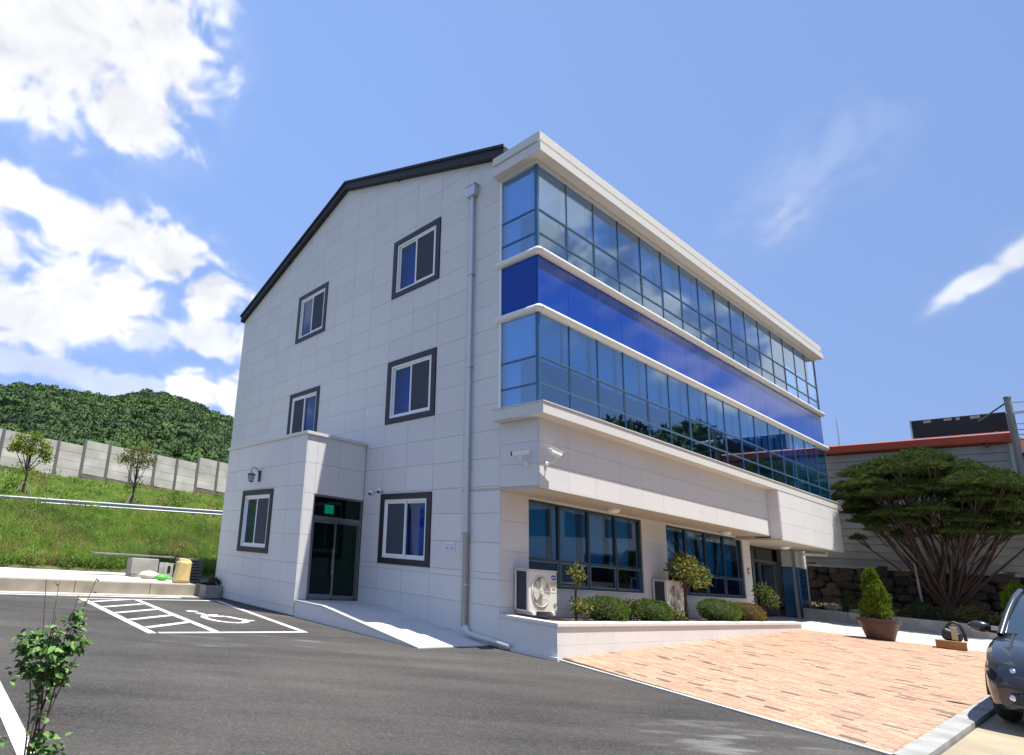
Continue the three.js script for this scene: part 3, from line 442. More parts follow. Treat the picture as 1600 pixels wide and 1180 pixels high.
// side annex with the glazed door
{
  const X = -1.954, za = -5.335, zr = -9.838;
  const aw = part(B, 'annex_wall', merge([...(() => { let l = [[zr, za - 0.031, 0, 4.45]]; l = l.flatMap(r => subRect(r, [-8.43, -6.93, 1.53, 2.97])); return l.map(r => box(X + 0.03, X + 0.2, r[2], r[3], r[0], r[1])); })(), box(X + 0.2, 0.02, 2.965, 4.45, za - 0.2, za - 0.03), box(X + 0.2, -1.63, 0, 2.964, za - 0.2, za - 0.03), box(X + 0.2, 0.02, 0, 4.45, zr, zr + 0.15), box(X + 0.2, 0.02, 4.3, 4.45, zr + 0.151, za - 0.201)]), joint);
  reseed(71); const q = 0.0032; const zs = [za, -6.09, -7.1, -8.12, -9.12, zr], ys = [0.02, 0.2, 0.74, 1.23, 1.93, 2.54, 3.14, 3.73, 4.45];
  for (let i = 0; i < 5; i++) for (let j = 0; j < 8; j++) { let rects = subRect([zs[i + 1] + q, zs[i] - (i ? q : 0.002), ys[j] + q, ys[j + 1] - q], [-8.56, -6.8, 1.4, 3.1]); const gs = rects.filter(r => r[1] - r[0] > 0.015 && r[3] - r[2] > 0.015).map(r => box(X, X + 0.029, r[2], r[3], r[0], r[1])); if (gs.length) part(aw, 'stone_panel', gs.length > 1 ? merge(gs) : gs[0], granite[Math.floor(rnd() * 6)]); }
  const xs = [X + 0.03, -1.62, -0.9, -0.03], yf = [0.39, 1.23, 1.93, 2.54, 2.96, 3.73, 4.45];
  for (let i = 0; i < 3; i++) for (let j = 0; j < 6; j++) { if (i > 0 && j < 4) continue; part(aw, 'stone_panel', box(xs[i] + q, xs[i + 1] - q, yf[j] + q, yf[j + 1] - q, za - 0.029, za), granite[Math.floor(rnd() * 6)]); }
  part(aw, 'stone_panel', box(xs[0] + q, -0.03, 0.02, 0.388, za - 0.029, za - 0.002), granite[1]);
  part(B, 'annex_cap', merge([box(X - 0.05, 0.0, 4.451, 4.53, zr - 0.04, za + 0.05)]), graniteEdge);
  gableWindow(-8.5635, -6.801, 1.3885, 3.11, X, 1);
  // glazed door, one leaf standing open
  const zd = za - 0.05, x0 = -1.62, x1 = -0.05, yt = 2.95, ym = 2.38;
  const fr = part(B, 'annex_door', merge([box(x0, x0 + 0.04, 0.4, yt, zd - 0.05, zd + 0.045), box(x1 - 0.04, x1, 0.4, yt, zd - 0.05, zd + 0.045), box(x0 + 0.04, x1 - 0.04, yt - 0.04, yt, zd - 0.05, zd + 0.045), box(x0 + 0.04, x1 - 0.04, ym - 0.05, ym + 0.05, zd - 0.05, zd + 0.045)]), doorSteel);
  const mid = (x0 + x1) / 2;
  part(fr, 'transom_glass', box(x0 + 0.04, x1 - 0.04, ym + 0.05, yt - 0.04, zd - 0.004, zd + 0.004), glassDoor);
  part(fr, 'door_leaf', merge([box(x0 + 0.045, x0 + 0.085, 0.44, ym - 0.055, zd - 0.015, zd + 0.025), box(mid - 0.045, mid - 0.005, 0.44, ym - 0.055, zd - 0.015, zd + 0.025), box(x0 + 0.085, mid - 0.045, 0.41, 0.53, zd - 0.015, zd + 0.025), box(x0 + 0.085, mid - 0.045, ym - 0.12, ym - 0.055, zd - 0.015, zd + 0.025)]), doorSteel);
  part(fr, 'door_glass', box(x0 + 0.085, mid - 0.045, 0.53, ym - 0.12, zd, zd + 0.008), glassDoor);
  part(fr, 'door_leaf', merge([box(x1 - 0.085, x1 - 0.045, 0.44, ym - 0.055, zd - 0.04, zd), box(mid + 0.005, mid + 0.03, 0.44, ym - 0.055, zd - 0.04, zd), box(mid + 0.03, x1 - 0.085, 0.41, 0.5, zd - 0.04, zd), box(mid + 0.03, x1 - 0.085, ym - 0.1, ym - 0.055, zd - 0.04, zd)]), doorSteel);
  part(fr, 'door_glass', box(mid + 0.03, x1 - 0.085, 0.5, ym - 0.1, zd - 0.024, zd - 0.016), glassDoor);
  part(fr, 'door_handle', merge([bar([mid - 0.09, 1.0, zd + 0.08], [mid - 0.09, 1.65, zd + 0.08], 0.016, 0.016, 10), bar([mid - 0.09, 1.05, zd], [mid - 0.09, 1.05, zd + 0.08], 0.012), bar([mid - 0.09, 1.6, zd], [mid - 0.09, 1.6, zd + 0.08], 0.012)]), doorSteel);
  part(B, 'annex_interior', merge([box(X + 0.25, -0.05, 0.3, 0.39, zr + 0.2, za - 0.22), box(X + 0.25, 0.0, 0.4, 4.2, -7.9, -7.8), box(-0.02, 0.0, 0.4, 4.2, -7.79, za - 0.21)]), std([0.5, 0.5, 0.48], 0.9));
}
{ const s = thing('exit_sign', 'small teal exit light seen behind the annex door transom', 'exit sign', [-1.0, 2.5, -5.5]); part(s, 'housing', rbox(-0.16, 0.16, 0, 0.26, -0.06, 0, 0.01), whiteMetal); part(s, 'lit_face', box(-0.14, 0.14, 0.02, 0.24, 0.001, 0.006), std([0.02, 0.3, 0.28], 0.4, { emissive: col(0.0, 0.42, 0.4), emissiveIntensity: 0.8 })); part(s, 'bracket', box(-0.02, 0.02, 0.26, 0.5, -0.04, -0.02), steel); }

// ---------------------------------------------------------------- ramp and raised planter
{
  const ramp = thing('access_ramp', 'pale tiled wheelchair ramp rising to the annex door', 'ramp');
  const x0 = -1.93, yR = z => z < -4.2 ? 0.385 : lerp(0.385, 0.02, (z + 4.2) / 3.05);
  const body = prism([[-5.33, 0.0], [-1.15, 0.0], [-1.15, 0.004], [-4.2, 0.355], [-5.33, 0.355]], 'x', x0 + 0.03, -0.005); part(ramp, 'base', body, joint);
  part(ramp, 'side_face', prism([[-5.33, 0.001], [-1.3, 0.001], [-1.3, 0.018], [-4.2, 0.352], [-5.33, 0.352]], 'x', x0, x0 + 0.029), granite[0]);
  const tiles = [graniteEdge, ...[1, 0.96, 1.04].map(k => std([0.6 * k, 0.595 * k, 0.58 * k], 0.5, { map: graniteTex }))]; reseed(12);
  const zz = [-5.33, -4.75, -4.2, -3.69, -3.18, -2.67, -2.16, -1.65, -1.15], xx = [x0 - 0.02, -1.3, -0.66, -0.004];
  for (let i = 0; i < 8; i++) for (let j = 0; j < 3; j++) { const a = yR(zz[i]), b = yR(zz[i + 1]); part(ramp, 'tile', prism([[zz[i] + 0.004, a - 0.028], [zz[i + 1] - 0.004, b - 0.028], [zz[i + 1] - 0.004, b], [zz[i] + 0.004, a]], 'x', xx[j] + 0.004, xx[j + 1] - 0.004), tiles[Math.floor(rnd() * 4)]); }
}
{
  const pl = thing('raised_planter', 'long raised stone planter along the front of the building', 'planter');
  const x1 = 12.2, zf = 0.32, top = 0.575;
  part(pl, 'core', merge([box(0.03, x1 - 0.03, -0.05, top, zf - 0.2, zf - 0.03), box(0.03, 0.2, -0.05, top, ZW + 0.001, zf - 0.201), box(x1 - 0.2, x1 - 0.03, 0.1, top, ZW + 0.001, zf - 0.201)]), joint);
  reseed(4); for (let i = 0; i < 13; i++) { const a = i * 0.94, b = Math.min(x1, a + 0.94); if (b - a < 0.1) continue; part(pl, 'stone_panel', box(a + 0.002, b - 0.002, 0.26, top, zf - 0.029, zf), granite[Math.floor(rnd() * 6)]); part(pl, 'stone_panel', box(a + 0.002, b - 0.002, -0.02, 0.257, zf - 0.028, zf + 0.001), granite[Math.floor(rnd() * 6)]); }
  part(pl, 'stone_panel', box(0, 0.029, 0.0, top, ZW + 0.0, zf - 0.03), granite[4]);
  part(pl, 'stone_panel', box(x1 - 0.029, x1, 0.1, top, ZW, zf - 0.03), granite[4]);
  for (let i = 0; i < 8; i++) { const a = -0.03 + i * 1.53; part(pl, 'cap_stone', rbox(a + 0.001, Math.min(x1 + 0.03, a + 1.53) - 0.001, top + 0.001, top + 0.066, zf - 0.22, zf + 0.035, 0.008), graniteEdge); }
  part(pl, 'cap_stone', rbox(-0.03, 0.22, top + 0.001, top + 0.066, ZW + 0.01, zf - 0.222, 0.008), graniteEdge);
  part(pl, 'skirting', merge([box(-0.06, 0.0, 0.0, 0.06, -0.62, zf + 0.04)]), phys([0.62, 0.62, 0.6], 0.5));
  part(pl, 'soil', (() => { const g = new THREE.PlaneGeometry(11.8, 1.05, 60, 8).rotateX(-Math.PI / 2); const p = g.attributes.position; for (let i = 0; i < p.count; i++) p.setY(i, (fbm2(p.getX(i) * 3, p.getZ(i) * 3, 3) - 0.5) * 0.08); g.computeVertexNormals(); g.translate(6.1, 0.57, -0.4); return metreUV(g.toNonIndexed()); })(), soil);
}

// ---------------------------------------------------------------- air conditioners
console.log('objects');
function makeAC() {
  const t = thing('outdoor_unit', 'cream air conditioner outdoor unit at the near end of the planter', 'air conditioner', [0.44, 0.66, -0.9], 0, 'outdoor units in the planter');
  const cream = phys([0.68, 0.655, 0.59], 0.45), dk = std([0.035, 0.04, 0.055], 0.6);
  const w = 0.95, h = 0.80, d = 0.33;
  part(t, 'casing', merge([rbox(0.03, w, 0.06, 0.06 + h, 0.03, d - 0.002, 0.012), box(0, 0.028, 0.07, 0.05 + h, d - 0.05, d - 0.002), box(0, 0.028, 0.07, 0.05 + h, 0.0, 0.04), box(0, 0.028, 0.06, 0.09, 0.04, d - 0.05), box(0, 0.028, 0.03 + h, 0.05 + h, 0.04, d - 0.05), rbox(-0.01, w + 0.01, 0.06 + h, 0.08 + h, 0.0, d + 0.01, 0.008)]), cream);
  part(t, 'coil_guard', box(0.012, 0.029, 0.09, 0.03 + h, 0.041, d - 0.051), dk);
  const cx = 0.40, cy = 0.06 + h / 2, R = 0.30;
  part(t, 'fan_shroud', (() => { const g = new THREE.TorusGeometry(R, 0.018, 8, 36).translate(cx, cy, d + 0.002); return g.toNonIndexed(); })(), cream);
  part(t, 'fan_recess', new THREE.CircleGeometry(R, 36).translate(cx, cy, d + 0.001).toNonIndexed(), std([0.26, 0.235, 0.2], 0.7));
  const blades = []; for (let k = 0; k < 3; k++) { const g = new THREE.CircleGeometry(R * 0.9, 10, 0, 1.1); const p = g.attributes.position; for (let i = 0; i < p.count; i++) p.setZ(i, Math.atan2(p.getY(i), p.getX(i) + 1e-6) * 0.03); g.rotateZ(k * 2.094 + 0.7); g.translate(cx, cy, d + 0.004); blades.push(g.toNonIndexed()); }
  part(t, 'fan', merge([...blades, new THREE.CylinderGeometry(0.055, 0.06, 0.03, 16).rotateX(Math.PI / 2).translate(cx, cy, d + 0.016)]), std([0.6, 0.58, 0.52], 0.5));
  const wires = []; for (let k = 1; k < 7; k++) wires.push(new THREE.TorusGeometry(R * k / 7, 0.0022, 4, 30).translate(cx, cy, d + 0.04)); for (let k = 0; k < 8; k++) { const a = k * Math.PI / 4; wires.push(bar([cx + Math.cos(a) * 0.05, cy + Math.sin(a) * 0.05, d + 0.04], [cx + Math.cos(a) * R, cy + Math.sin(a) * R, d + 0.012], 0.003, 0.003, 4)); }
  part(t, 'fan_grille', merge(wires), cream);
  for (const x of [0.08, w - 0.2]) part(t, 'foot', rbox(x, x + 0.12, 0, 0.06, -0.01, d + 0.03, 0.006), whiteMetal);
  // badge and rating labels as flat print
  const cv = document.createElement('canvas'); cv.width = 256; cv.height = 384; const c = cv.getContext('2d'); c.fillStyle = '#d9d4c6'; c.fillRect(0, 0, 256, 384);
  c.fillStyle = '#2a3aa4'; c.beginPath(); c.ellipse(128, 66, 112, 54, 0, 0, 7); c.fill(); c.fillStyle = '#e8ecf8'; c.fillRect(54, 56, 148, 18);
  c.fillStyle = '#d98a80'; c.fillRect(34, 150, 190, 60); c.fillStyle = '#e8e2d8'; c.fillRect(44, 166, 168, 8); c.fillRect(44, 186, 120, 8); c.fillStyle = '#56707e'; c.fillRect(60, 300, 130, 34);
  const ct = new THREE.CanvasTexture(cv); ct.colorSpace = THREE.SRGBColorSpace;
  part(t, 'badge', (() => { const g = new THREE.PlaneGeometry(0.2, 0.36); g.translate(0.83, 0.62, d + 0.003); return g.toNonIndexed(); })(), new THREE.MeshStandardMaterial({ map: ct, roughness: 0.5 }));
  return t;
}
const ac1 = makeAC(); copyThing(ac1, [6.06, 0.66, -0.9], 0, 'cream air conditioner outdoor unit half hidden behind the small planter tree');

// ---------------------------------------------------------------- cameras, lamps, plate
function cctv(pos, face, turn, label) { // face: wall normal, body turned about y
  const t = thing('security_camera', label, 'security camera', pos, 0, 'security cameras at the building corner');
  const n = new THREE.Vector3(...face), w = phys([0.8, 0.8, 0.78], 0.4);
  part(t, 'wall_plate', (() => { const g = new THREE.CylinderGeometry(0.045, 0.05, 0.03, 16); g.applyQuaternion(new THREE.Quaternion().setFromUnitVectors(new THREE.Vector3(0, 1, 0), n)); g.translate(n.x * 0.015, 0, n.z * 0.015); return g.toNonIndexed(); })(), w);
  const e = n.clone().multiplyScalar(0.2); part(t, 'arm', tube([[n.x * 0.03, 0, n.z * 0.03], [e.x * 0.7, 0.0, e.z * 0.7], [e.x * 1.05, 0.05, e.z * 1.05], [e.x * 1.05, 0.14, e.z * 1.05]], 0.016, 8, 14), w);
  const b = part(t, 'housing', merge([rbox(-0.16, 0.16, -0.045, 0.05, -0.05, 0.05, 0.02), rbox(-0.15, 0.185, 0.051, 0.062, -0.058, 0.058, 0.005)]), w, [e.x * 1.05, 0.19, e.z * 1.05]); b.rotation.y = turn; b.rotation.z = 0; b.rotateZ(-0.14);
  part(b, 'lens_hood', (() => { const g = new THREE.CylinderGeometry(0.04, 0.04, 0.03, 16).rotateZ(Math.PI / 2).translate(0.17, 0, 0); return g.toNonIndexed(); })(), blackMat);
  return t;
}
cctv([0.2, 3.58, 0.002], [0, 0, 1], -0.1, 'white security camera on the sunny front fascia near the corner');
cctv([-0.002, 3.56, -0.28], [-1, 0, 0], 2.2, 'white security camera on the shaded gable side of the corner');
cctv([17.332, 3.9, 0.0], [1, 0, 0], -0.3, 'white security camera at the far right end of the fascia');
{ // coach lamp on the annex
  const t = thing('wall_lantern', 'black metal coach lantern on the annex wall above the window', 'lantern', [-1.954, 3.5, -7.66]);
  const iron = phys([0.02, 0.02, 0.02], 0.45);
  part(t, 'back_plate', rbox(-0.03, 0, -0.16, 0.16, -0.06, 0.06, 0.01), iron);
  part(t, 'scroll_arm', tube([[-0.03, 0.05, 0], [-0.12, 0.2, 0], [-0.24, 0.22, 0], [-0.3, 0.13, 0], [-0.27, 0.06, 0]], 0.012, 7, 20), iron);
  part(t, 'cap', merge([new THREE.ConeGeometry(0.1, 0.08, 6).translate(-0.27, 0.06, 0), new THREE.CylinderGeometry(0.115, 0.115, 0.03, 6).translate(-0.27, 0.01, 0)]), iron);
  part(t, 'glass', new THREE.CylinderGeometry(0.09, 0.06, 0.17, 6, 1, true).translate(-0.27, -0.09, 0).toNonIndexed(), phys([0.75, 0.78, 0.8], 0.1, { transmission: 0.85, thickness: 0 }));
  const ribs = []; for (let k = 0; k < 6; k++) { const a = k * Math.PI / 3; ribs.push(bar([-0.27 + Math.sin(a) * 0.092, -0.005, Math.cos(a) * 0.092], [-0.27 + Math.sin(a) * 0.062, -0.175, Math.cos(a) * 0.062], 0.006, 0.006, 5)); } ribs.push(new THREE.CylinderGeometry(0.065, 0.04, 0.03, 6).translate(-0.27, -0.19, 0)); part(t, 'cage', merge(ribs), iron);
  part(t, 'bulb', new THREE.SphereGeometry(0.035, 12, 8).translate(-0.27, -0.07, 0).toNonIndexed(), whiteMetal);
}
for (const [z, y, lab] of [[-4.93, 3.16, 'small round sensor lamp on the wall left of the ground floor window'], [-4.6, 3.2, 'small round sensor lamp right above the window surround corner']]) {
  const t = thing('sensor_lamp', lab, 'sensor lamp', [0, y, z]); part(t, 'mount', bar([0, 0, 0], [-0.07, 0, 0], 0.025, 0.025, 10), steel); part(t, 'head', new THREE.SphereGeometry(0.062, 16, 12).translate(-0.11, 0, 0).toNonIndexed(), phys([0.7, 0.7, 0.7], 0.3)); part(t, 'lens', new THREE.SphereGeometry(0.045, 12, 8).translate(-0.135, -0.035, 0.0).toNonIndexed(), blackMat);
}
{
  const t = thing('notice_plate', 'small white notice plate on the gable wall beside the downpipe', 'notice plate', [0, 1.78, -2.39]);
  part(t, 'plate', rbox(-0.014, 0, 0, 0.2, 0, 0.3, 0.004), phys([0.66, 0.67, 0.72], 0.4));
  part(t, 'print', merge([box(-0.0155, -0.0142, 0.13, 0.15, 0.03, 0.27), box(-0.0155, -0.0142, 0.03, 0.1, 0.03, 0.12), box(-0.0155, -0.0142, 0.03, 0.1, 0.17, 0.26)]), std([0.42, 0.43, 0.55], 0.6));
}
{
  const t = thing('wall_sign', 'small red square sign on the pier beside the entrance', 'sign', [12.3, 2.02, ZW]); part(t, 'plate', rbox(-0.07, 0.07, -0.1, 0.1, 0, 0.012, 0.003), std([0.5, 0.06, 0.04], 0.5)); part(t, 'border', box(-0.05, 0.05, -0.03, 0.03, 0.0122, 0.0135), std([0.7, 0.55, 0.5], 0.5));
}
for (const [x, y, z, lab] of [[3.64, 3.06, -0.56, 'flat white soffit lamp over the first strip window'], [9.9, 3.06, -0.6, 'flat white soffit lamp over the second strip window'], [14.6, 2.96, -0.6, 'flat white soffit lamp in front of the main entrance']]) {
  const t = thing('soffit_lamp', lab, 'lamp', [x, y, z]); part(t, 'base', new THREE.CylinderGeometry(0.17, 0.17, 0.03, 24).translate(0, -0.015, 0).toNonIndexed(), whiteMetal); part(t, 'diffuser', (() => { const g = new THREE.SphereGeometry(0.15, 20, 8, 0, 7, Math.PI / 2, Math.PI / 2); g.scale(1, 0.5, 1); g.translate(0, -0.03, 0); return g.toNonIndexed(); })(), phys([0.85, 0.85, 0.82], 0.4));
}

// ---------------------------------------------------------------- foliage tools
function leaves(list) { // {p:[x,y,z], d:Vector3 leaf axis, n:Vector3 normal, l, w, c:[r,g,b]}
  let N = 0; for (const f of list) N += f.round ? 12 : 6; const P = new Float32Array(N * 3), colr = new Float32Array(N * 3); let k = 0; const s = new THREE.Vector3(), q = new THREE.Vector3();
  for (const f of list) {
    s.copy(f.d).cross(f.n).normalize(); q.copy(s).cross(f.d).normalize();
    const [x, y, z] = f.p, m = f.m ?? 0.45, fold = f.f ?? 0.16; const V = (t, u, h) => [x + f.d.x * f.l * t + s.x * f.w * u + q.x * f.l * h, y + f.d.y * f.l * t + s.y * f.w * u + q.y * f.l * h, z + f.d.z * f.l * t + s.z * f.w * u + q.z * f.l * h];
    const A = V(0, 0, 0), T = V(1, 0, -0.08); let tri;
    if (f.round) { const C = V(0.5, 0, 0.02), L1 = V(0.22, -0.44, fold), L2 = V(0.6, -0.42, fold), R1 = V(0.22, 0.44, fold), R2 = V(0.6, 0.42, fold); tri = [A, R1, R2, A, R2, T, A, T, L2, A, L2, L1]; }
    else { const Lf = V(m, -0.5, fold), R = V(m, 0.5, fold); tri = [A, R, T, A, T, Lf]; }
    for (const v of tri) { P.set(v, k * 3); colr.set(f.c, k * 3); k++; }
  }
  const g = new THREE.BufferGeometry(); g.setAttribute('position', new THREE.BufferAttribute(P, 3)); g.setAttribute('color', new THREE.BufferAttribute(colr, 3)); g.computeVertexNormals(); g.setAttribute('uv', new THREE.BufferAttribute(new Float32Array(N * 2), 2)); return g;
}
const rv = () => { let x, y, z, d; do { x = rr(-1, 1); y = rr(-1, 1); z = rr(-1, 1); d = x * x + y * y + z * z; } while (d > 1 || d < 0.01); const k = 1 / Math.sqrt(d); return new THREE.Vector3(x * k, y * k, z * k); };
const tint = (c, v) => { const k = 1 + rr(-v, v), h = rr(-v, v) * 0.4; return [c[0] * k * (1 + h), c[1] * k, c[2] * k * (1 - h)]; };
// leaves spread over a lumpy ellipsoid shell
function leafBlob(list, c, r, n, l, w, colr, o = {}) {
  const ph = rr(0, 50);
  for (let i = 0; i < n; i++) {
    const v = rv(); if (o.up && v.y < -0.35) { i--; continue; } const lump = 1 + (fbm3(v.x * 2.2 + ph, v.y * 2.2, v.z * 2.2, 3) - 0.5) * (o.lump ?? 0.7), t = Math.pow(rnd(), o.fill ?? 0.35) * lump;
    const p = [c[0] + v.x * r[0] * t, c[1] + v.y * r[1] * t, c[2] + v.z * r[2] * t]; const d = v.clone().multiplyScalar(0.7).add(rv().multiplyScalar(0.8)); d.y += o.rise ?? 0.15; d.normalize();
    const k = rnd(); list.push({ p, d, n: rv(), l: l * rr(0.7, 1.3), w: w * rr(0.7, 1.3), c: tint(Array.isArray(colr[0]) ? colr[Math.floor(k * colr.length)] : colr, 0.25) });
  }
  return list;
}
function core(c, r, colr) { const g = new THREE.IcosahedronGeometry(1, 3), p = g.attributes.position; for (let i = 0; i < p.count; i++) { const x = p.getX(i), y = p.getY(i), z = p.getZ(i), k = 0.8 + fbm3(x * 2 + c[0], y * 2, z * 2, 3) * 0.35; p.setXYZ(i, c[0] + x * r[0] * k, c[1] + y * r[1] * k, c[2] + z * r[2] * k); } g.computeVertexNormals(); return g; }

// planter shrubs
function roundShrub(x, z, rx, ry, rz, cols, label, sd, n = 2600) {
  reseed(sd); const t = thing('round_shrub', label, 'shrub', [x, 0.58, z], 0, 'clipped shrubs in the planter'); const c = [0, ry * 0.95, 0];
  part(t, 'stems', merge([[0, 0], [0.1, 0.05], [-0.12, 0.03]].map(([a, b]) => bar([a * 0.4, -0.05, b], [a, ry * 0.8, b], 0.018, 0.01, 6))), bark);
  part(t, 'dark_core', core(c, [rx * 0.82, ry * 0.82, rz * 0.82]), std([0.03, 0.035, 0.015], 1));  // solid dark core that makes the leaf shell opaque
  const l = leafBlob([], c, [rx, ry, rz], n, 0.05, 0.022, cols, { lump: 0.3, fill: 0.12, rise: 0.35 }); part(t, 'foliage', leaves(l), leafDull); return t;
}
const gBox = [[0.08, 0.15, 0.012], [0.11, 0.18, 0.014], [0.055, 0.115, 0.01]], gRed = [[0.2, 0.115, 0.02], [0.15, 0.13, 0.02], [0.25, 0.13, 0.025]];
roundShrub(2.55, -0.18, 0.56, 0.27, 0.4, gBox, 'round clipped green shrub nearest the first outdoor unit', 201);
roundShrub(4.45, -0.18, 0.52, 0.25, 0.4, gBox, 'round clipped green shrub in front of the second outdoor unit', 202);
roundShrub(8.0, -0.18, 0.72, 0.29, 0.45, gBox, 'widest clipped green shrub right of the small planter tree', 203, 3200);
roundShrub(9.75, -0.18, 0.6, 0.26, 0.42, gRed, 'rust tinged clipped shrub at the far end of the planter', 204);
function smallTree(name, label, x, z, h, trunkR, blobs, n, l, w, cols, sd, y0 = 0.56, lean = 0) {
  reseed(sd); const t = thing(name, label, 'plant', [x, y0, z]); const br = [bar([0, 0, 0], [lean * 0.5, h * 0.55, 0], trunkR, trunkR * 0.75, 7), bar([lean * 0.5, h * 0.55, 0], [lean, h * 0.8, 0], trunkR * 0.75, trunkR * 0.5, 7)];
  const lv = []; for (const [bx, by, bz, rx, ry] of blobs) { br.push(bar([lean * 0.4, h * 0.5, 0], [bx, by, bz], trunkR * 0.5, trunkR * 0.2, 5)); leafBlob(lv, [bx, by, bz], [rx, ry, rx], Math.round(n / blobs.length), l, w, cols, { lump: 0.8, fill: 0.45 }); }
  part(t, 'trunk', merge(br), bark); part(t, 'crown', leaves(lv), leafGlossy); return t;
}
const gYel = [[0.22, 0.22, 0.035], [0.15, 0.18, 0.03], [0.26, 0.22, 0.06], [0.1, 0.13, 0.025]];
smallTree('planter_tree', 'small yellow green tree standing in the planter before the second window', 6.55, -0.35, 1.55, 0.045, [[0.1, 1.3, 0, 0.42, 0.3], [-0.35, 1.25, 0.1, 0.32, 0.26], [0.5, 1.15, 0.1, 0.3, 0.26], [0.1, 1.05, 0.2, 0.36, 0.22], [0.0, 1.5, 0, 0.26, 0.16]], 900, 0.11, 0.055, gYel, 301);
smallTree('slender_plant', 'slender plant with a leafy tuft right of the first outdoor unit', 1.62, -0.3, 1.05, 0.028, [[0, 1.0, 0, 0.17, 0.17], [0.1, 0.88, 0, 0.13, 0.12], [-0.05, 0.35, 0.05, 0.13, 0.16], [0.12, 0.28, 0.1, 0.16, 0.2]], 300, 0.085, 0.045, gYel, 302);
smallTree('slender_plant', 'tiny shrub between the two nearest clipped shrubs', 3.55, -0.2, 0.5, 0.03, [[0, 0.42, 0, 0.12, 0.1], [0.08, 0.2, 0.1, 0.14, 0.14], [-0.1, 0.22, 0, 0.11, 0.12]], 200, 0.07, 0.04, [[0.05, 0.07, 0.015], [0.1, 0.09, 0.02]], 303);
smallTree('slender_plant', 'light green bushy sapling standing before the dark entrance', 11.35, -0.25, 0.9, 0.025, [[0, 0.75, 0, 0.3, 0.26], [0.15, 0.6, 0.1, 0.22, 0.2], [-0.12, 0.92, 0, 0.2, 0.18]], 360, 0.1, 0.055, [[0.1, 0.15, 0.025], [0.13, 0.16, 0.03]], 304);
smallTree('slender_plant', 'low sprig beside the second outdoor unit', 5.55, -0.15, 0.4, 0.02, [[0, 0.22, 0, 0.18, 0.16], [0.15, 0.12, 0, 0.13, 0.1]], 160, 0.07, 0.04, gYel, 305);

// ---------------------------------------------------------------- potted conifers
function conifer(t, y0, h, r, sd, bend = 0) {
  reseed(sd); part(t, 'trunk', bar([0, y0 - 0.15, 0], [bend, y0 + h * 0.9, 0], 0.035, 0.012, 7), bark);
  const l = []; for (let i = 0; i < 5200; i++) { const k = Math.pow(rnd(), 0.75), y = y0 + k * h, a = rr(0, 6.283), lobes = 1 + 0.22 * Math.sin(a * 3 + k * 9) + (fbm3(Math.cos(a) * 2.4, k * 8 + sd, Math.sin(a) * 2.4, 3) - 0.5) * 1.5; const R = r * Math.pow(1 - k, 0.62) * (k < 0.12 ? 0.75 + k * 2 : 1) * lobes * Math.pow(rnd(), 0.14) + 0.012; const d = new THREE.Vector3(Math.cos(a) * 0.6, 0.9, Math.sin(a) * 0.6).add(rv().multiplyScalar(0.5)).normalize(); l.push({ p: [bend * k + Math.cos(a) * R, y, Math.sin(a) * R], d, n: new THREE.Vector3(Math.cos(a), 0.2, Math.sin(a)).add(rv().multiplyScalar(0.6)), l: rr(0.05, 0.1), w: rr(0.015, 0.035), c: tint([[0.13, 0.2, 0.012], [0.17, 0.24, 0.015], [0.085, 0.15, 0.012]][Math.floor(rnd() * 3)], 0.25) }); }
  part(t, 'foliage', leaves(l), leafDull);
  const pts = []; for (let k = 0; k <= 8; k++) pts.push(new THREE.Vector2(Math.max(0.004, r * 0.55 * Math.pow(1 - k / 8, 0.62)), y0 + 0.02 + k / 8 * h * 0.92)); part(t, 'dark_core', new THREE.LatheGeometry(pts, 12), std([0.025, 0.04, 0.01], 1));  // solid dark cone filling the inside of the foliage shell
}
{
  const t = thing('potted_conifer', 'bright green cone shaped conifer in a wide brown pot on the forecourt edge', 'potted plant', [12.05, PY(12.05) - 0.006, 2.05]);
  const pot = phys([0.075, 0.04, 0.028], 0.5), pg = [[0.001, 0], [0.27, 0], [0.28, 0.02], [0.40, 0.42], [0.45, 0.44], [0.455, 0.53], [0.40, 0.535], [0.385, 0.46], [0.001, 0.455]].map(p => new THREE.Vector2(...p));
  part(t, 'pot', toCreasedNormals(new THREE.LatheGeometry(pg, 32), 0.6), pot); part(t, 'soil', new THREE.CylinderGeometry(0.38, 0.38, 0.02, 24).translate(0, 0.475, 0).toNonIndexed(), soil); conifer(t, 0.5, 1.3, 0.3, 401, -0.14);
}
{ const t = thing('young_conifer', 'bright green young conifer in the garden bed behind the car mirror', 'conifer', [17.3, 0.85, 4.05]); conifer(t, 0.05, 1.35, 0.42, 402, 0.08); }

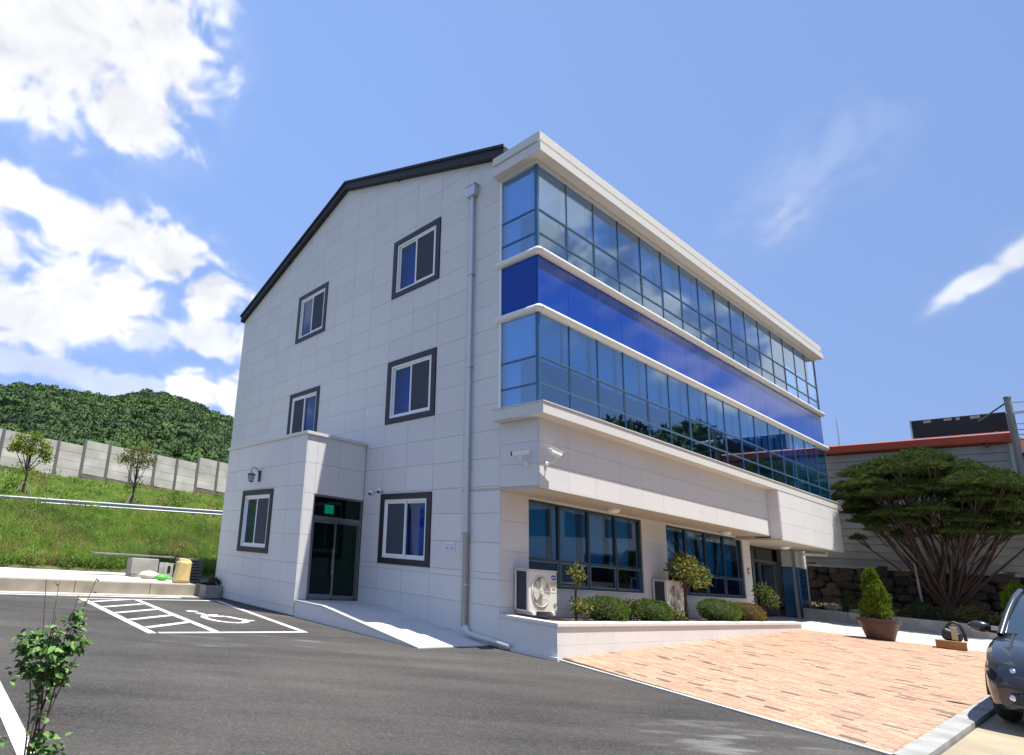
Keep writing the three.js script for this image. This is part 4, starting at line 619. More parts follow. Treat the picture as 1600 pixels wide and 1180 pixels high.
// ---------------------------------------------------------------- timber box and bag on the forecourt
{
  const y = PY(12); const t = thing('wooden_box', 'low orange brown wooden box standing on the far edge of the bricks', 'box', [11.85, y - 0.004, 3.38], 0.12);
  part(t, 'front_board', rbox(-0.2, -0.175, 0.01, 0.17, -0.26, 0.26, 0.004), woodBrown); part(t, 'back_board', rbox(0.175, 0.2, 0.01, 0.17, -0.26, 0.26, 0.004), woodBrown); part(t, 'side_board', rbox(-0.174, 0.174, 0.01, 0.17, -0.26, -0.235, 0.004), woodBrown); part(t, 'side_board', rbox(-0.174, 0.174, 0.01, 0.17, 0.235, 0.26, 0.004), woodBrown);
  for (let i = 0; i < 3; i++) part(t, 'lid_plank', rbox(-0.2 + i * 0.134, -0.07 + i * 0.134, 0.171, 0.192, -0.27, 0.27, 0.004), woodPale);
  const b = thing('dark_bag', 'dark bag with a thick arched handle and pale panel on the wooden box', 'bag', [11.92, y + 0.189, 3.42], 0.12);
  part(b, 'body', (() => { const g = new RoundedBoxGeometry(0.2, 0.2, 0.36, 5, 0.07), p = g.attributes.position; for (let i = 0; i < p.count; i++) { const x = p.getX(i), y = p.getY(i) + 0.1, z = p.getZ(i), k = 1 + (fbm3(x * 8, y * 8, z * 8, 3) - 0.5) * 0.5; p.setXYZ(i, x * k, y * (1 + 0.5 * (z < 0 ? 1 : 0) * Math.exp(-Math.pow((z + 0.1) / 0.08, 2))), z * k); } g.computeVertexNormals(); return g; })(), blackMat);
  part(b, 'pale_panel', rbox(-0.115, -0.09, 0.02, 0.33, -0.02, 0.085, 0.008), std([0.45, 0.36, 0.22], 0.7)); part(b, 'handle', tube([[0, 0.06, -0.1], [0, 0.32, -0.08], [0.01, 0.44, 0.02], [0, 0.4, 0.13], [0, 0.2, 0.2], [0, 0.02, 0.21]], 0.034, 8, 28), blackMat);
}

// ---------------------------------------------------------------- car
{
  const t = thing('parked_car', 'dark blue grey car facing the camera at the right edge of the picture', 'car', [1.62, PY(1.9) - 0.036, 6.06]); t.rotation.z = 0.03;
  const paintM = phys([0.018, 0.022, 0.031], 0.3, { metalness: 0.2, clearcoat: 1, clearcoatRoughness: 0.04 }), trim = std([0.02, 0.02, 0.021], 0.6), glassC = phys([0.03, 0.05, 0.07], 0.03, { ior: 1.6, clearcoat: 1 }), chrome = phys([0.75, 0.76, 0.78], 0.12, { metalness: 1 });
  const loft = (st, prof, close = true) => { // st: stations, prof(s) -> half outline [[y,z]] from bottom centre to top centre
    const v = [], rings = st.map(s => { const h = prof(s); return [...h.map(([y, z]) => [s[0], y, z]), ...h.slice(1, -1).reverse().map(([y, z]) => [s[0], y, -z])]; }); const n = rings[0].length;
    for (let i = 0; i < rings.length - 1; i++) for (let j = 0; j < n; j++) { const a = rings[i][j], b = rings[i][(j + 1) % n], c = rings[i + 1][(j + 1) % n], d = rings[i + 1][j]; v.push(...a, ...b, ...c, ...a, ...c, ...d); }
    for (const [r, f] of [[rings[0], 1], [rings.at(-1), -1]]) for (let j = 1; j < n - 1; j++) f > 0 ? v.push(...r[0], ...r[j + 1], ...r[j]) : v.push(...r[0], ...r[j], ...r[j + 1]);
    let g = new THREE.BufferGeometry(); g.setAttribute('position', new THREE.Float32BufferAttribute(v, 3)); g = mergeVertices(g, 1e-4); g.computeVertexNormals(); return toCreasedNormals(g, 0.5); };
  // x, half width, bottom, top
  const st = [[0, 0.7, 0.3, 0.66], [0.04, 0.8, 0.26, 0.73], [0.12, 0.865, 0.24, 0.8], [0.3, 0.905, 0.24, 0.89], [0.55, 0.925, 0.26, 0.965], [0.9, 0.935, 0.26, 1.02], [1.35, 0.935, 0.26, 1.07], [2.2, 0.94, 0.25, 1.09], [3.2, 0.935, 0.26, 1.12], [4.0, 0.92, 0.28, 1.12], [4.4, 0.86, 0.34, 1.08], [4.55, 0.74, 0.42, 0.98]];
  part(t, 'body', loft(st, ([, w, b, tp]) => [[b, 0], [b, w * 0.9], [b + 0.05, w * 0.975], [b + 0.22, w], [lerp(b, tp, 0.62), w], [lerp(b, tp, 0.68), w * 0.982], [tp - 0.08, w * 0.965], [tp - 0.02, w * 0.905], [tp + 0.012, w * 0.74], [tp + 0.03, w * 0.7], [tp + 0.05, 0]]), paintM);
  const gs = [[1.28, 0.80, 1.04, 1.09], [1.6, 0.80, 1.04, 1.34], [1.95, 0.80, 1.04, 1.56], [2.25, 0.80, 1.04, 1.66], [2.9, 0.80, 1.06, 1.71], [3.6, 0.79, 1.08, 1.66], [4.1, 0.77, 1.08, 1.45], [4.42, 0.72, 1.06, 1.12]];
  const gp = ([, w, b, tp]) => { const k = clamp((tp - 1.09) / 0.6); return [[b, 0], [b, w], [lerp(b, tp, 0.5), w - 0.06 * k], [tp - 0.05 * k - 0.005, w - 0.13 * k], [tp - 0.01 * k, w - 0.2 * k], [tp + 0.03 * k, 0]]; };
  part(t, 'window_glass', loft(gs, gp), glassC);
  part(t, 'roof_panel', loft(gs.slice(3, 7), ([x, w, b, tp]) => { const k = clamp((tp - 1.09) / 0.6); return [[tp - 0.06, 0], [tp - 0.075, w - 0.12 * k], [tp - 0.04, w - 0.115 * k], [tp + 0.005, w - 0.19 * k], [tp + 0.045, 0]]; }), paintM);
  for (const s of [-1, 1]) {
    part(t, 'pillar', tube([[1.22, 1.06, s * 0.82], [1.6, 1.33, s * 0.765], [1.95, 1.54, s * 0.71], [2.3, 1.655, s * 0.665]], 0.035, 8, 16), paintM);
    part(t, 'pillar', tube([[2.75, 1.08, s * 0.815], [2.75, 1.4, s * 0.745], [2.8, 1.68, s * 0.66]], 0.04, 8, 10), trim); part(t, 'pillar', tube([[3.75, 1.1, s * 0.8], [3.8, 1.4, s * 0.73], [3.7, 1.62, s * 0.66]], 0.05, 8, 10), paintM);
    const m = part(t, 'mirror', (() => { const g = new THREE.SphereGeometry(0.1, 18, 14); g.scale(0.75, 0.78, 1.15); g.translate(1.66, 1.12, s * 1.06); return g.toNonIndexed(); })(), paintM); part(m, 'mirror_stalk', bar([1.7, 1.07, s * 0.9], [1.68, 1.08, s * 1.02], 0.03, 0.025, 8), trim);
    const hl = part(t, 'headlight', (() => { const g = new THREE.SphereGeometry(0.14, 22, 16); g.scale(0.85, 0.55, 1.45); g.rotateY(s * 0.62); g.translate(0.2, 0.70, s * 0.72); return g.toNonIndexed(); })(), phys([0.13, 0.14, 0.15], 0.06, { clearcoat: 1, metalness: 0.3 }));
    for (const [dx, dz] of [[0.065, 0.64], [0.15, 0.78]]) part(hl, 'lamp_reflector', new THREE.SphereGeometry(0.045, 14, 10).translate(dx, 0.70, s * dz).toNonIndexed(), chrome);
    const rec = part(t, 'bumper_intake', (() => { const g = new RoundedBoxGeometry(0.06, 0.14, 0.27, 3, 0.03); g.rotateY(s * 0.5); g.translate(0.035, 0.40, s * 0.69); return g.toNonIndexed(); })(), trim);
    part(rec, 'fog_lens', new THREE.SphereGeometry(0.05, 14, 10).scale(0.6, 1, 1).translate(0.01, 0.40, s * 0.66).toNonIndexed(), chrome);
    part(t, 'hood_seam', tube([[0.13, 0.815, s * 0.62], [0.5, 0.985, s * 0.67], [1.2, 1.09, s * 0.7]], 0.006, 5, 20), trim);
    part(t, 'bumper_trim', tube([[0.08, 0.29, s * 0.6], [0.17, 0.29, s * 0.78], [0.34, 0.3, s * 0.88]], 0.035, 8, 12), trim);
    for (const x of [0.88, 3.55]) {
      part(t, 'wheel_arch', (() => { const g = new THREE.TorusGeometry(0.375, 0.045, 10, 30, Math.PI).translate(x, 0.335, s * 0.905); return g.toNonIndexed(); })(), trim);
      const w = part(t, 'wheel', new THREE.TorusGeometry(0.25, 0.09, 16, 36).scale(1, 1, 1.2).translate(x, 0.34, s * 0.83).toNonIndexed(), rubber);
      const rim = [new THREE.CylinderGeometry(0.06, 0.06, 0.06, 14).rotateX(Math.PI / 2).translate(x, 0.34, s * 0.87), new THREE.TorusGeometry(0.185, 0.018, 8, 30).translate(x, 0.34, s * 0.88)]; for (let k = 0; k < 5; k++) { const a = k * 1.2566; rim.push(bar([x, 0.34, s * 0.88], [x + Math.cos(a) * 0.19, 0.34 + Math.sin(a) * 0.19, s * 0.88], 0.028, 0.02, 6)); } part(w, 'rim', merge(rim), steel);
      part(w, 'brake_disc', new THREE.CylinderGeometry(0.17, 0.17, 0.03, 24).rotateX(Math.PI / 2).translate(x, 0.34, s * 0.78).toNonIndexed(), trim);
    }
  }
  part(t, 'grille', merge([box(-0.01, 0.03, 0.52, 0.66, -0.42, 0.42), box(0.0, 0.04, 0.31, 0.42, -0.5, 0.5)]), trim); part(t, 'grille_bar', merge([box(-0.018, 0.0, 0.575, 0.6, -0.4, 0.4)]), chrome); part(t, 'number_plate', rbox(-0.03, -0.012, 0.43, 0.52, -0.22, 0.22, 0.004), whiteMetal);
  part(t, 'wiper', merge([bar([1.26, 1.115, 0.1], [1.42, 1.22, 0.62], 0.01, 0.008, 5), bar([1.26, 1.115, -0.55], [1.42, 1.22, -0.02], 0.01, 0.008, 5)]), trim);
}

// ---------------------------------------------------------------- garden at the right: kerb, bed, retaining wall
{
  const k = thing('garden_kerb', 'grey concrete kerb wall round the garden bed', 'kerb'); for (let i = 0; i < 8; i++) part(k, 'kerb_stone', rbox(16.72, 16.9, 0.3, 0.96 + i * 0.006, -0.9 + i * 1.2 + 0.004, 0.3 + i * 1.2 - 0.004, 0.015), concGrey);
  struct('garden_bed', (() => { const g = new THREE.PlaneGeometry(3.2, 10.2, 24, 70).rotateX(-Math.PI / 2); const p = g.attributes.position; for (let i = 0; i < p.count; i++) p.setY(i, 0.86 + (p.getX(i) + 1.6) * 0.12 + (fbm2(p.getX(i) * 2, p.getZ(i) * 2, 3) - 0.5) * 0.16); g.computeVertexNormals(); g.translate(18.49, 0, 3.2); return metreUV(g.toNonIndexed()); })(), soil, 'dark soil of the garden bed below the stone wall', 'garden bed');
  const w = thing('retaining_wall', 'dry stone retaining wall behind the pine tree', 'wall'); part(w, 'core', box(19.95, 21.5, 0.3, 2.55, -14, 9), std([0.025, 0.022, 0.018], 1));
  reseed(501); const shadedStones = [[0.075, 0.065, 0.054], [0.1, 0.084, 0.066], [0.055, 0.052, 0.046], [0.15, 0.11, 0.08], [0.085, 0.078, 0.07]].map(c => std(c, 0.95, { map: rep(soilTex, 1.2) }));  // shade from pine and shed is put into these darkened stone tones
  const sg = []; for (let k2 = 0; k2 < 8; k2++) { const g = new THREE.IcosahedronGeometry(1, 2), p = g.attributes.position; for (let i = 0; i < p.count; i++) { const x = p.getX(i), y = p.getY(i), z = p.getZ(i), q = 0.75 + fbm3(x * 1.3 + k2 * 9, y * 1.3, z * 1.3, 2) * 0.5; const sq = v => Math.sign(v) * Math.pow(Math.abs(v), 0.6); p.setXYZ(i, sq(x) * q, sq(y) * q, sq(z) * q); } g.computeVertexNormals(); sg.push(metreUV(g)); }
  for (let row = 0; row < 6; row++) { let z = -3.2 + rr(0, 0.3); while (z < 6.2) { const hw = rr(0.14, 0.36), hh = 0.155; z += hw; const m = part(w, 'stone', sg[Math.floor(rnd() * 8)], shadedStones[Math.floor(rnd() * 5)], [19.93 + rr(-0.05, 0.06), 0.95 + row * 0.295 + rr(-0.05, 0.05), z]); m.scale.set(0.2, hh * rr(0.9, 1.25), hw * 1.02); m.rotation.x = rr(-0.3, 0.3); z += hw; } }
  part(w, 'coping', box(19.75, 20.6, 2.52, 2.62, -14, 9), concGrey);
  // ground cover and low bushes in the bed
  reseed(520); const cov = []; for (let i = 0; i < 150; i++) leafBlob(cov, [rr(17.05, 19.5), rr(0.95, 1.15), rr(-0.7, 6.5)], [rr(0.1, 0.3), rr(0.06, 0.22), rr(0.12, 0.35)], 34, 0.09, 0.045, [[0.05, 0.075, 0.015], [0.08, 0.1, 0.02], [0.11, 0.09, 0.025], [0.035, 0.06, 0.015]], { lump: 0.8, fill: 0.5 });
  tag(part(scene, 'ground_cover', leaves(cov), leafDull), 'low mixed leaves covering the garden bed', 'ground cover', null, 'stuff');
  for (const [z, lab, c] of [[2.0, 'dark leafy bush at the foot of the pine trunk', [0.035, 0.065, 0.018]], [0.35, 'small bush between the boulder and the brown pot', [0.06, 0.09, 0.02]], [3.1, 'low yellowish bush right of the pine trunk', [0.1, 0.1, 0.025]]]) { const t = thing('garden_bush', lab, 'bush', [17.35, 0.92, z]); part(t, 'stems', bar([0, 0, 0], [0.02, 0.3, 0], 0.02, 0.01), bark); part(t, 'foliage', leaves(leafBlob([], [0, 0.28, 0], [0.3, 0.28, 0.34], 700, 0.075, 0.04, [c], { lump: 0.8, fill: 0.3 })), leafDull); }
  for (const [p, s, lab] of [[[17.2, 1.0, 0.7], [0.35, 0.1, 0.42], 'flat pale boulder lying in the garden bed'], [[17.25, 1.02, -0.15], [0.25, 0.13, 0.25], 'small tan boulder at the left end of the bed']]) { const t = thing('boulder', lab, 'boulder', p); const m = part(t, 'rock', sg[3], std([0.3, 0.28, 0.25], 0.9, { map: rep(soilTex, 1) })); m.scale.set(...s); }
}
// red pine with many stems
{
  reseed(601); const t = thing('pine_tree', 'spreading many stemmed pine with flat dark green pads before the shed wall', 'tree', [18.25, 1.0, 2.5]);
  const pads = []; // z offset, y, x offset, radius z, radius y
  const P = (z, y, x, rz, ry) => pads.push([x, y, z, rz, ry]);
  P(-2.0, 4.7, 0.1, 0.62, 0.2); P(-1.55, 5.15, -0.2, 0.75, 0.24); P(-0.85, 5.45, 0.1, 0.8, 0.26); P(-0.1, 5.55, -0.2, 0.85, 0.26); P(0.6, 5.2, 0.2, 0.8, 0.26); P(1.25, 4.85, -0.2, 0.8, 0.26); P(1.95, 4.5, 0.1, 0.75, 0.26); P(2.6, 4.2, 0, 0.7, 0.24);
  P(-1.75, 3.95, -0.1, 0.55, 0.2); P(-1.2, 4.35, -0.6, 0.7, 0.24); P(-0.45, 4.5, -0.8, 0.8, 0.26); P(0.35, 4.4, -0.8, 0.75, 0.26); P(1.1, 4.05, -0.7, 0.7, 0.24); P(1.8, 3.75, -0.5, 0.65, 0.24); P(-1.5, 3.45, -0.4, 0.6, 0.2); P(-0.75, 3.6, -0.9, 0.65, 0.22); P(0.1, 3.75, -1.1, 0.6, 0.2); P(0.9, 3.4, -0.9, 0.5, 0.18); P(1.6, 3.1, -0.6, 0.45, 0.17); P(2.4, 3.4, -0.3, 0.5, 0.18);
  P(0, 4.9, 1.0, 0.9, 0.26); P(-1.0, 4.6, 1.0, 0.8, 0.24); P(1.0, 4.4, 1.1, 0.8, 0.24); P(-1.95, 2.85, -0.2, 0.2, 0.1);
  for (let i = 0; i < 34; i++) { const a = rr(0, 6.28), q = Math.sqrt(rnd()), z = Math.cos(a) * q * 2.35, x = Math.sin(a) * q * 1.5 - 0.2, top = 5.35 - 0.24 * z * z * 0.8 - 0.1 * z, y = top - rr(0.15, 1.5) * (1 - q * 0.35); if (y > 3.0) P(z, y, x, rr(0.38, 0.62), rr(0.18, 0.28)); }
  const br = [], tw = []; br.push(bar([0, -0.15, 0], [0.02, 0.45, 0], 0.26, 0.2, 9));
  for (let i = 0; i < 18; i++) { const z = rr(-1.5, 1.7), x = rr(-1.1, 0.5), y = 2.75 + rnd() * 0.75; P(z, y + Math.abs(z) * 0.1, x, rr(0.28, 0.45), rr(0.12, 0.2)); }
  for (const p of pads) p[1] -= 0.32;
  for (const [pi, [x, y, z, r]] of pads.entries()) {
    const thin = pi > 23 ? 0.55 : 1; const a = rr(0, 6.28), b0 = [Math.cos(a) * 0.1, 0.25, Math.sin(a) * 0.1], m1 = [x * 0.2 + rr(-0.16, 0.16), y * 0.33, z * 0.24 + rr(-0.16, 0.16)], m2 = [x * 0.55 + rr(-0.22, 0.22), y * 0.64, z * 0.58 + rr(-0.22, 0.22)], e = [x, y - 0.1, z]; if (pi < 24 || pi % 3 === 0) br.push(bar(b0, m1, 0.05 * thin, 0.04 * thin, 6), bar(m1, m2, 0.04 * thin, 0.028 * thin, 6)); br.push(bar(m2, e, 0.028 * thin, 0.014, 5));
    for (let k = 0; k < 5; k++) { const q = rr(0, 6.28); tw.push(bar([lerp(m2[0], e[0], 0.6), lerp(m2[1], e[1], 0.6), lerp(m2[2], e[2], 0.6)], [x + Math.cos(q) * r * 0.6, y - 0.02, z + Math.sin(q) * r * 0.6], 0.018, 0.008, 4)); }
  }
  part(t, 'trunk', merge(br), barkRed); part(t, 'branches', merge(tw), bark);
  const nd = []; for (const [x, y, z, r, ry] of pads) { const cnt = Math.round(620 * r * r + 90); for (let i = 0; i < cnt; i++) { const a = rr(0, 6.28), q = Math.sqrt(rnd()) * (0.8 + 0.4 * fbm2(Math.cos(a) * 2 + x, Math.sin(a) * 2 + z, 2)), cx = x + Math.cos(a) * r * q, cz = z + Math.sin(a) * r * q, cy = y + ry * 1.7 * (1 - q * q) * rr(-0.25, 1) - 0.04; const base = tint([[0.062, 0.1, 0.02], [0.085, 0.122, 0.022], [0.045, 0.08, 0.018]][Math.floor(rnd() * 3)], 0.2); for (let k = 0; k < 9; k++) { const d = rv(); d.y = Math.abs(d.y) * 0.9 + 0.25; d.normalize(); nd.push({ p: [cx, cy, cz], d, n: rv(), l: rr(0.08, 0.15), w: 0.02, f: 0.02, c: base }); } } }
  part(t, 'needle_pads', leaves(nd), needleMat);
  for (const [dz, lab] of [[-0.5, 1]]) part(t, 'support_stake', bar([-0.55, 0, dz], [-0.2, 1.75, dz - 0.12], 0.035, 0.03, 8), woodGrey);
}

// ---------------------------------------------------------------- neighbouring shed with red eaves
{
  const X = 20.62, z1 = 4.2, z0 = -14; const t = thing('neighbour_shed', 'grey ribbed metal shed with orange red eaves behind the pine', 'building'); part(t, 'wall_core', merge([box(X + 0.05, X + 14, 2.6, 7.05, z0, z1 - 0.05)]), std([0.34, 0.35, 0.34], 0.7));
  const sid = [[0.40, 0.41, 0.39], [0.385, 0.395, 0.38], [0.41, 0.415, 0.4]].map(c => phys(c, 0.5, { map: rep(concTex, 0.25) })); reseed(700);
  const h = (7.05 - 2.62) / 15; for (let i = 0; i < 15; i++) { const y = 2.62 + i * h; part(t, 'siding_board', prism([[X + 0.05, y + 0.004], [X - 0.012, y + 0.004], [X + 0.018, y + h - 0.012], [X + 0.05, y + h - 0.012]], 'z', z0, z1), sid[i % 3]); }
  part(t, 'corner_trim', rbox(X - 0.03, X + 0.1, 2.6, 7.06, z1 + 0.001, z1 + 0.09, 0.01), phys([0.4, 0.41, 0.41], 0.45)); part(t, 'base_flashing', box(X - 0.03, X + 0.05, 2.58, 2.619, z0, z1), std([0.07, 0.07, 0.07], 0.7));
  part(t, 'eaves', merge([prism([[X + 0.2, 7.06], [X - 0.28, 7.1], [X - 0.3, 7.36], [X - 0.24, 7.4], [X + 0.2, 7.42]], 'z', z0, z1 + 0.15)]), phys([0.38, 0.062, 0.022], 0.5)); part(t, 'roof', prism([[X + 0.21, 7.07], [X + 0.21, 7.40], [X + 7, 8.3], [X + 14, 7.4], [X + 14, 7.07]], 'z', z0, z1 + 0.1), std([0.2, 0.05, 0.03], 0.6));
  for (const z of [-4, -1.2, 1.9, 3.7]) part(t, 'eaves_bracket', box(X - 0.25, X - 0.02, 6.96, 7.055, z, z + 0.05), std([0.12, 0.05, 0.04], 0.7));
  // set-back pale wing beyond the pole
  const s = thing('pale_outbuilding', 'pale outbuilding wall beyond the utility pole at the right edge', 'building'); part(s, 'wall', box(29, 40, -0.2, 8.0, 4.6, 22), phys([0.6, 0.62, 0.63], 0.6)); part(s, 'roof', prism([[28.7, 8.01], [28.7, 8.25], [34.5, 9.3], [40.3, 8.25], [40.3, 8.01]], 'z', 4.4, 22.2), std([0.45, 0.46, 0.47], 0.6)); for (let i = 0; i < 4; i++) part(s, 'window', box(28.97, 28.999, 4, 6, 8 + i * 3, 9.8 + i * 3), phys([0.05, 0.1, 0.15], 0.05, { clearcoat: 1 }));
  // billboard on the roof edge
  const sg = thing('rooftop_sign', 'black box sign standing on the red eaves of the shed', 'sign', [X - 0.05, 7.42, 1.95]); part(sg, 'cabinet', rbox(0, 0.3, 0.09, 0.74, 0, 2.33, 0.02), std([0.012, 0.012, 0.014], 0.55)); part(sg, 'end_trim', box(-0.01, 0.31, 0.08, 0.75, -0.05, -0.001), phys([0.6, 0.62, 0.65], 0.4, { metalness: 0.6 })); part(sg, 'feet', merge([0.3, 1.2, 2.0].map(z => box(0.1, 0.2, 0, 0.089, z, z + 0.08))), steel);
  part(sg, 'lettering', merge([box(-0.004, -0.0005, 0.6, 0.7, 0.32, 0.52), box(-0.004, -0.0005, 0.62, 0.7, 0.85, 1.05), box(-0.004, -0.0005, 0.6, 0.7, 1.15, 1.25), box(-0.004, -0.0005, 0.6, 0.71, 1.5, 1.74)]), std([0.5, 0.36, 0.34], 0.6));
  // roof antenna seen over the eaves
  const an = thing('roof_antenna', 'thin antenna mast above the shed roof', 'antenna', [23, 7.5, -0.75]); part(an, 'mast', bar([0, 0, 0], [0, 1.7, 0], 0.025, 0.012, 6), galv); part(an, 'base_plate', box(-0.1, 0.1, 0.1, 0.3, -0.1, 0.1), galv);
}
{
  const t = thing('utility_pole', 'grey concrete utility pole with wires at the right of the black sign', 'utility pole', [20.1, 2.5, 4.42]); part(t, 'pole', bar([0, -0.4, 0], [0, 6.0, 0], 0.12, 0.085, 14), conc(0.27, 0.28, 0.28, 1)); part(t, 'cap', bar([0, 6.0, 0], [0, 6.06, 0], 0.095, 0.085, 14), std([0.1, 0.1, 0.1], 0.6)); part(t, 'stay_arm', bar([0, 5.9, 0], [0.2, 5.35, -0.75], 0.03, 0.03, 6), std([0.12, 0.12, 0.13], 0.6)); part(t, 'cross_arm', rbox(-0.05, 0.05, 5.45, 5.55, -0.1, 0.9, 0.01), galv);
  for (const [y, s] of [[5.85, 0.25], [5.5, 0.3], [5.1, 0.3], [4.9, 0.35], [4.72, 0.35], [4.55, 0.4]]) { const pts = []; for (let k = 0; k <= 8; k++) { const q = k / 8; pts.push([q * 6, y - Math.sin(q * Math.PI) * s, 0.1 + q * 24]); } part(t, 'wire', tube(pts, 0.014, 5, 24), blackMat); }
  part(t, 'cable_loop', tube([[0, 4.1, 0.1], [-0.05, 3.75, 0.25], [-0.1, 3.5, 0.6], [0, 3.2, 1.6], [0.4, 2.9, 4]], 0.05, 8, 24), blackMat);
}

// ---------------------------------------------------------------- grass bank, guardrail, noise barrier, hill
console.log('landscape');
function bankY(x, z) { // profile along -z: a ditch behind the slab, the near bank, a shelf for the rail, the upper verge
  const d = -z - 16.4, n = fbm2(x * 0.6, z * 0.6, 3) - 0.5, top = 2.32; let y; if (d < 5) y = 0.12 + (top - 0.12) * sstep(-1.0, 5.6, d); else if (d < 6.8) y = 0.12 + (top - 0.12) * sstep(-1.0, 5.6, 5) + (d - 5) * 0.03; else y = top + (d - 6.8) * 0.172; return Math.min(y, 5.5) + n * 0.3 * clamp(d + 2) + 0.006 * x;
}
struct('grass_bank', (() => { const g = new THREE.PlaneGeometry(110, 34, 180, 110).rotateX(-Math.PI / 2).translate(-8, 0, -13.56 - 17); const p = g.attributes.position; for (let i = 0; i < p.count; i++) p.setY(i, bankY(p.getX(i), p.getZ(i))); g.computeVertexNormals(); return metreUV(g.toNonIndexed()); })(), turf, 'earth bank rising behind the walkway towards the noise barrier', 'bank');
{
  const mkTuft = (sd, nb, h, w, bendK) => { reseed(sd); const l = []; for (let i = 0; i < nb; i++) { const a = rr(0, 6.28), r0 = rr(0, 0.14), hh = h * rr(0.5, 1.2), lean = rr(0.1, bendK); const d1 = new THREE.Vector3(Math.cos(a) * lean, 1, Math.sin(a) * lean).normalize(), p0 = [Math.cos(a) * r0, -0.03, Math.sin(a) * r0]; const s = rr(0.8, 1.2), c = [s, s, s * 0.9]; const nn = new THREE.Vector3(Math.cos(a + 1.57), 0.2, Math.sin(a + 1.57)); l.push({ p: p0, d: d1, n: new THREE.Vector3(Math.cos(a), 0, Math.sin(a)), l: hh, w, m: 0.4, f: 0.02, c }); const d2 = new THREE.Vector3(Math.cos(a) * (lean + 0.8), 0.8, Math.sin(a) * (lean + 0.8)).normalize(); l.push({ p: [p0[0] + d1.x * hh * 0.6, p0[1] + d1.y * hh * 0.6, p0[2] + d1.z * hh * 0.6], d: d2, n: nn, l: hh * 0.6, w: w * 0.8, m: 0.2, f: 0.01, c }); } return leaves(l); };
  const gm = phys(0xffffff, 0.96, { vertexColors: true, transmission: 0.4, thickness: 0, side: THREE.DoubleSide }); const M = new THREE.Matrix4(), Q = new THREE.Quaternion(), up = new THREE.Vector3(0, 1, 0), c = new THREE.Color();
  const field = (name, label, geo, n, fn) => { const im = new THREE.InstancedMesh(geo, gm, n); im.name = name; im.castShadow = im.receiveShadow = true; for (let i = 0; i < n; i++) { const [x, y, z, s, sy, cc] = fn(); Q.setFromAxisAngle(up, rr(0, 6.28)); M.compose(new THREE.Vector3(x, y, z), Q, new THREE.Vector3(s, sy, s)); im.setMatrixAt(i, M); c.setRGB(...cc); im.setColorAt(i, c); } scene.add(im); tag(im, label, 'grass', null, 'stuff'); };
  const gcol = (x, z) => { const n = fbm2(x * 0.5 + 20, z * 0.7 + 4, 4), r = rnd(), dry = sstep(0.52, 0.72, fbm2(x * 0.9 + 7, z * 0.9 + 31, 3)); let b = n < 0.5 ? [0.2, 0.34, 0.035] : [0.28, 0.45, 0.05]; if (r < 0.08 + dry * 0.45) b = [0.42, 0.31, 0.14]; return tint(b, 0.22); };
  field('bank_grass', 'tall green and straw coloured grass covering the near bank', mkTuft(801, 9, 0.42, 0.014, 0.6), 26000, () => { const x = rr(-17, 6), z = -16.6 - Math.pow(rnd(), 0.9) * 5.9; const tall = fbm2(x * 0.7, z * 0.7 + 9, 3); return [x, bankY(x, z), z, rr(0.7, 1.3), rr(0.6, 1.1) * (0.6 + tall * 1.3), gcol(x, z)]; });
  field('verge_grass', 'green grass on the upper verge between guardrail and noise barrier', mkTuft(802, 9, 0.5, 0.024, 0.6), 15000, () => { const x = rr(-26, 22), z = -22.6 - rnd() * 16.6; return [x, bankY(x, z), z, rr(0.9, 1.6), rr(0.7, 1.2), gcol(x, z)]; });
  // leafy weeds on the banks
  reseed(810); const wl = []; for (let i = 0; i < 620; i++) { const near = i < 500, x = near ? rr(-16.5, 5) : rr(-22, 18), z = near ? -16.3 - Math.pow(rnd(), 1.1) * 5.4 : -22.8 - rnd() * 15.5, s = (near ? rr(0.14, 0.3) * (0.7 + 1.2 * fbm2(x * 0.8 + 50, z * 0.8, 3)) : rr(0.3, 0.7)); const cc = [[0.11, 0.21, 0.035], [0.17, 0.28, 0.045], [0.23, 0.33, 0.07], [0.24, 0.16, 0.07]][Math.floor(rnd() * 3.45)]; leafBlob(wl, [x, bankY(x, z) + s * 0.9, z], [s, s * 0.95, s], 110, near ? 0.09 : 0.17, near ? 0.04 : 0.09, [cc], { lump: 0.9, fill: 0.4 }); }
  tag(part(scene, 'bank_weeds', leaves(wl), leafDull), 'leafy weeds growing through the grass of the bank', 'weeds', null, 'stuff');
}
{
  const t = thing('guardrail', 'galvanised road guardrail running along the top of the near bank', 'guardrail'); const y = x => 2.70 + 0.04 * (x + 7.9), Z = -22;
  const prof = [[0.0, -0.13], [0.07, -0.085], [0.0, -0.03], [0.0, 0.03], [0.07, 0.085], [0.0, 0.13]];
  for (let i = 0; i < 11; i++) { const x0 = -34 + i * 4, x1 = x0 + 4; const v = []; for (let k = 0; k < prof.length - 1; k++) { const [a, b] = prof[k], [c, d] = prof[k + 1]; for (const [off, fl] of [[0, 0], [-0.006, 1]]) { const A = [x0, y(x0) + b, Z + a + off], Bq = [x1, y(x1) + b, Z + a + off], C = [x1, y(x1) + d, Z + c + off], Dq = [x0, y(x0) + d, Z + c + off]; fl ? v.push(...A, ...C, ...Bq, ...A, ...Dq, ...C) : v.push(...A, ...Bq, ...C, ...A, ...C, ...Dq); } } const g = new THREE.BufferGeometry(); g.setAttribute('position', new THREE.Float32BufferAttribute(v, 3)); g.computeVertexNormals(); metreUV(g); part(t, 'beam', g, galv); part(t, 'post', box(x0 + 0.1, x0 + 0.22, 1.5, y(x0) + 0.15, Z - 0.16, Z - 0.03), galv); }
}
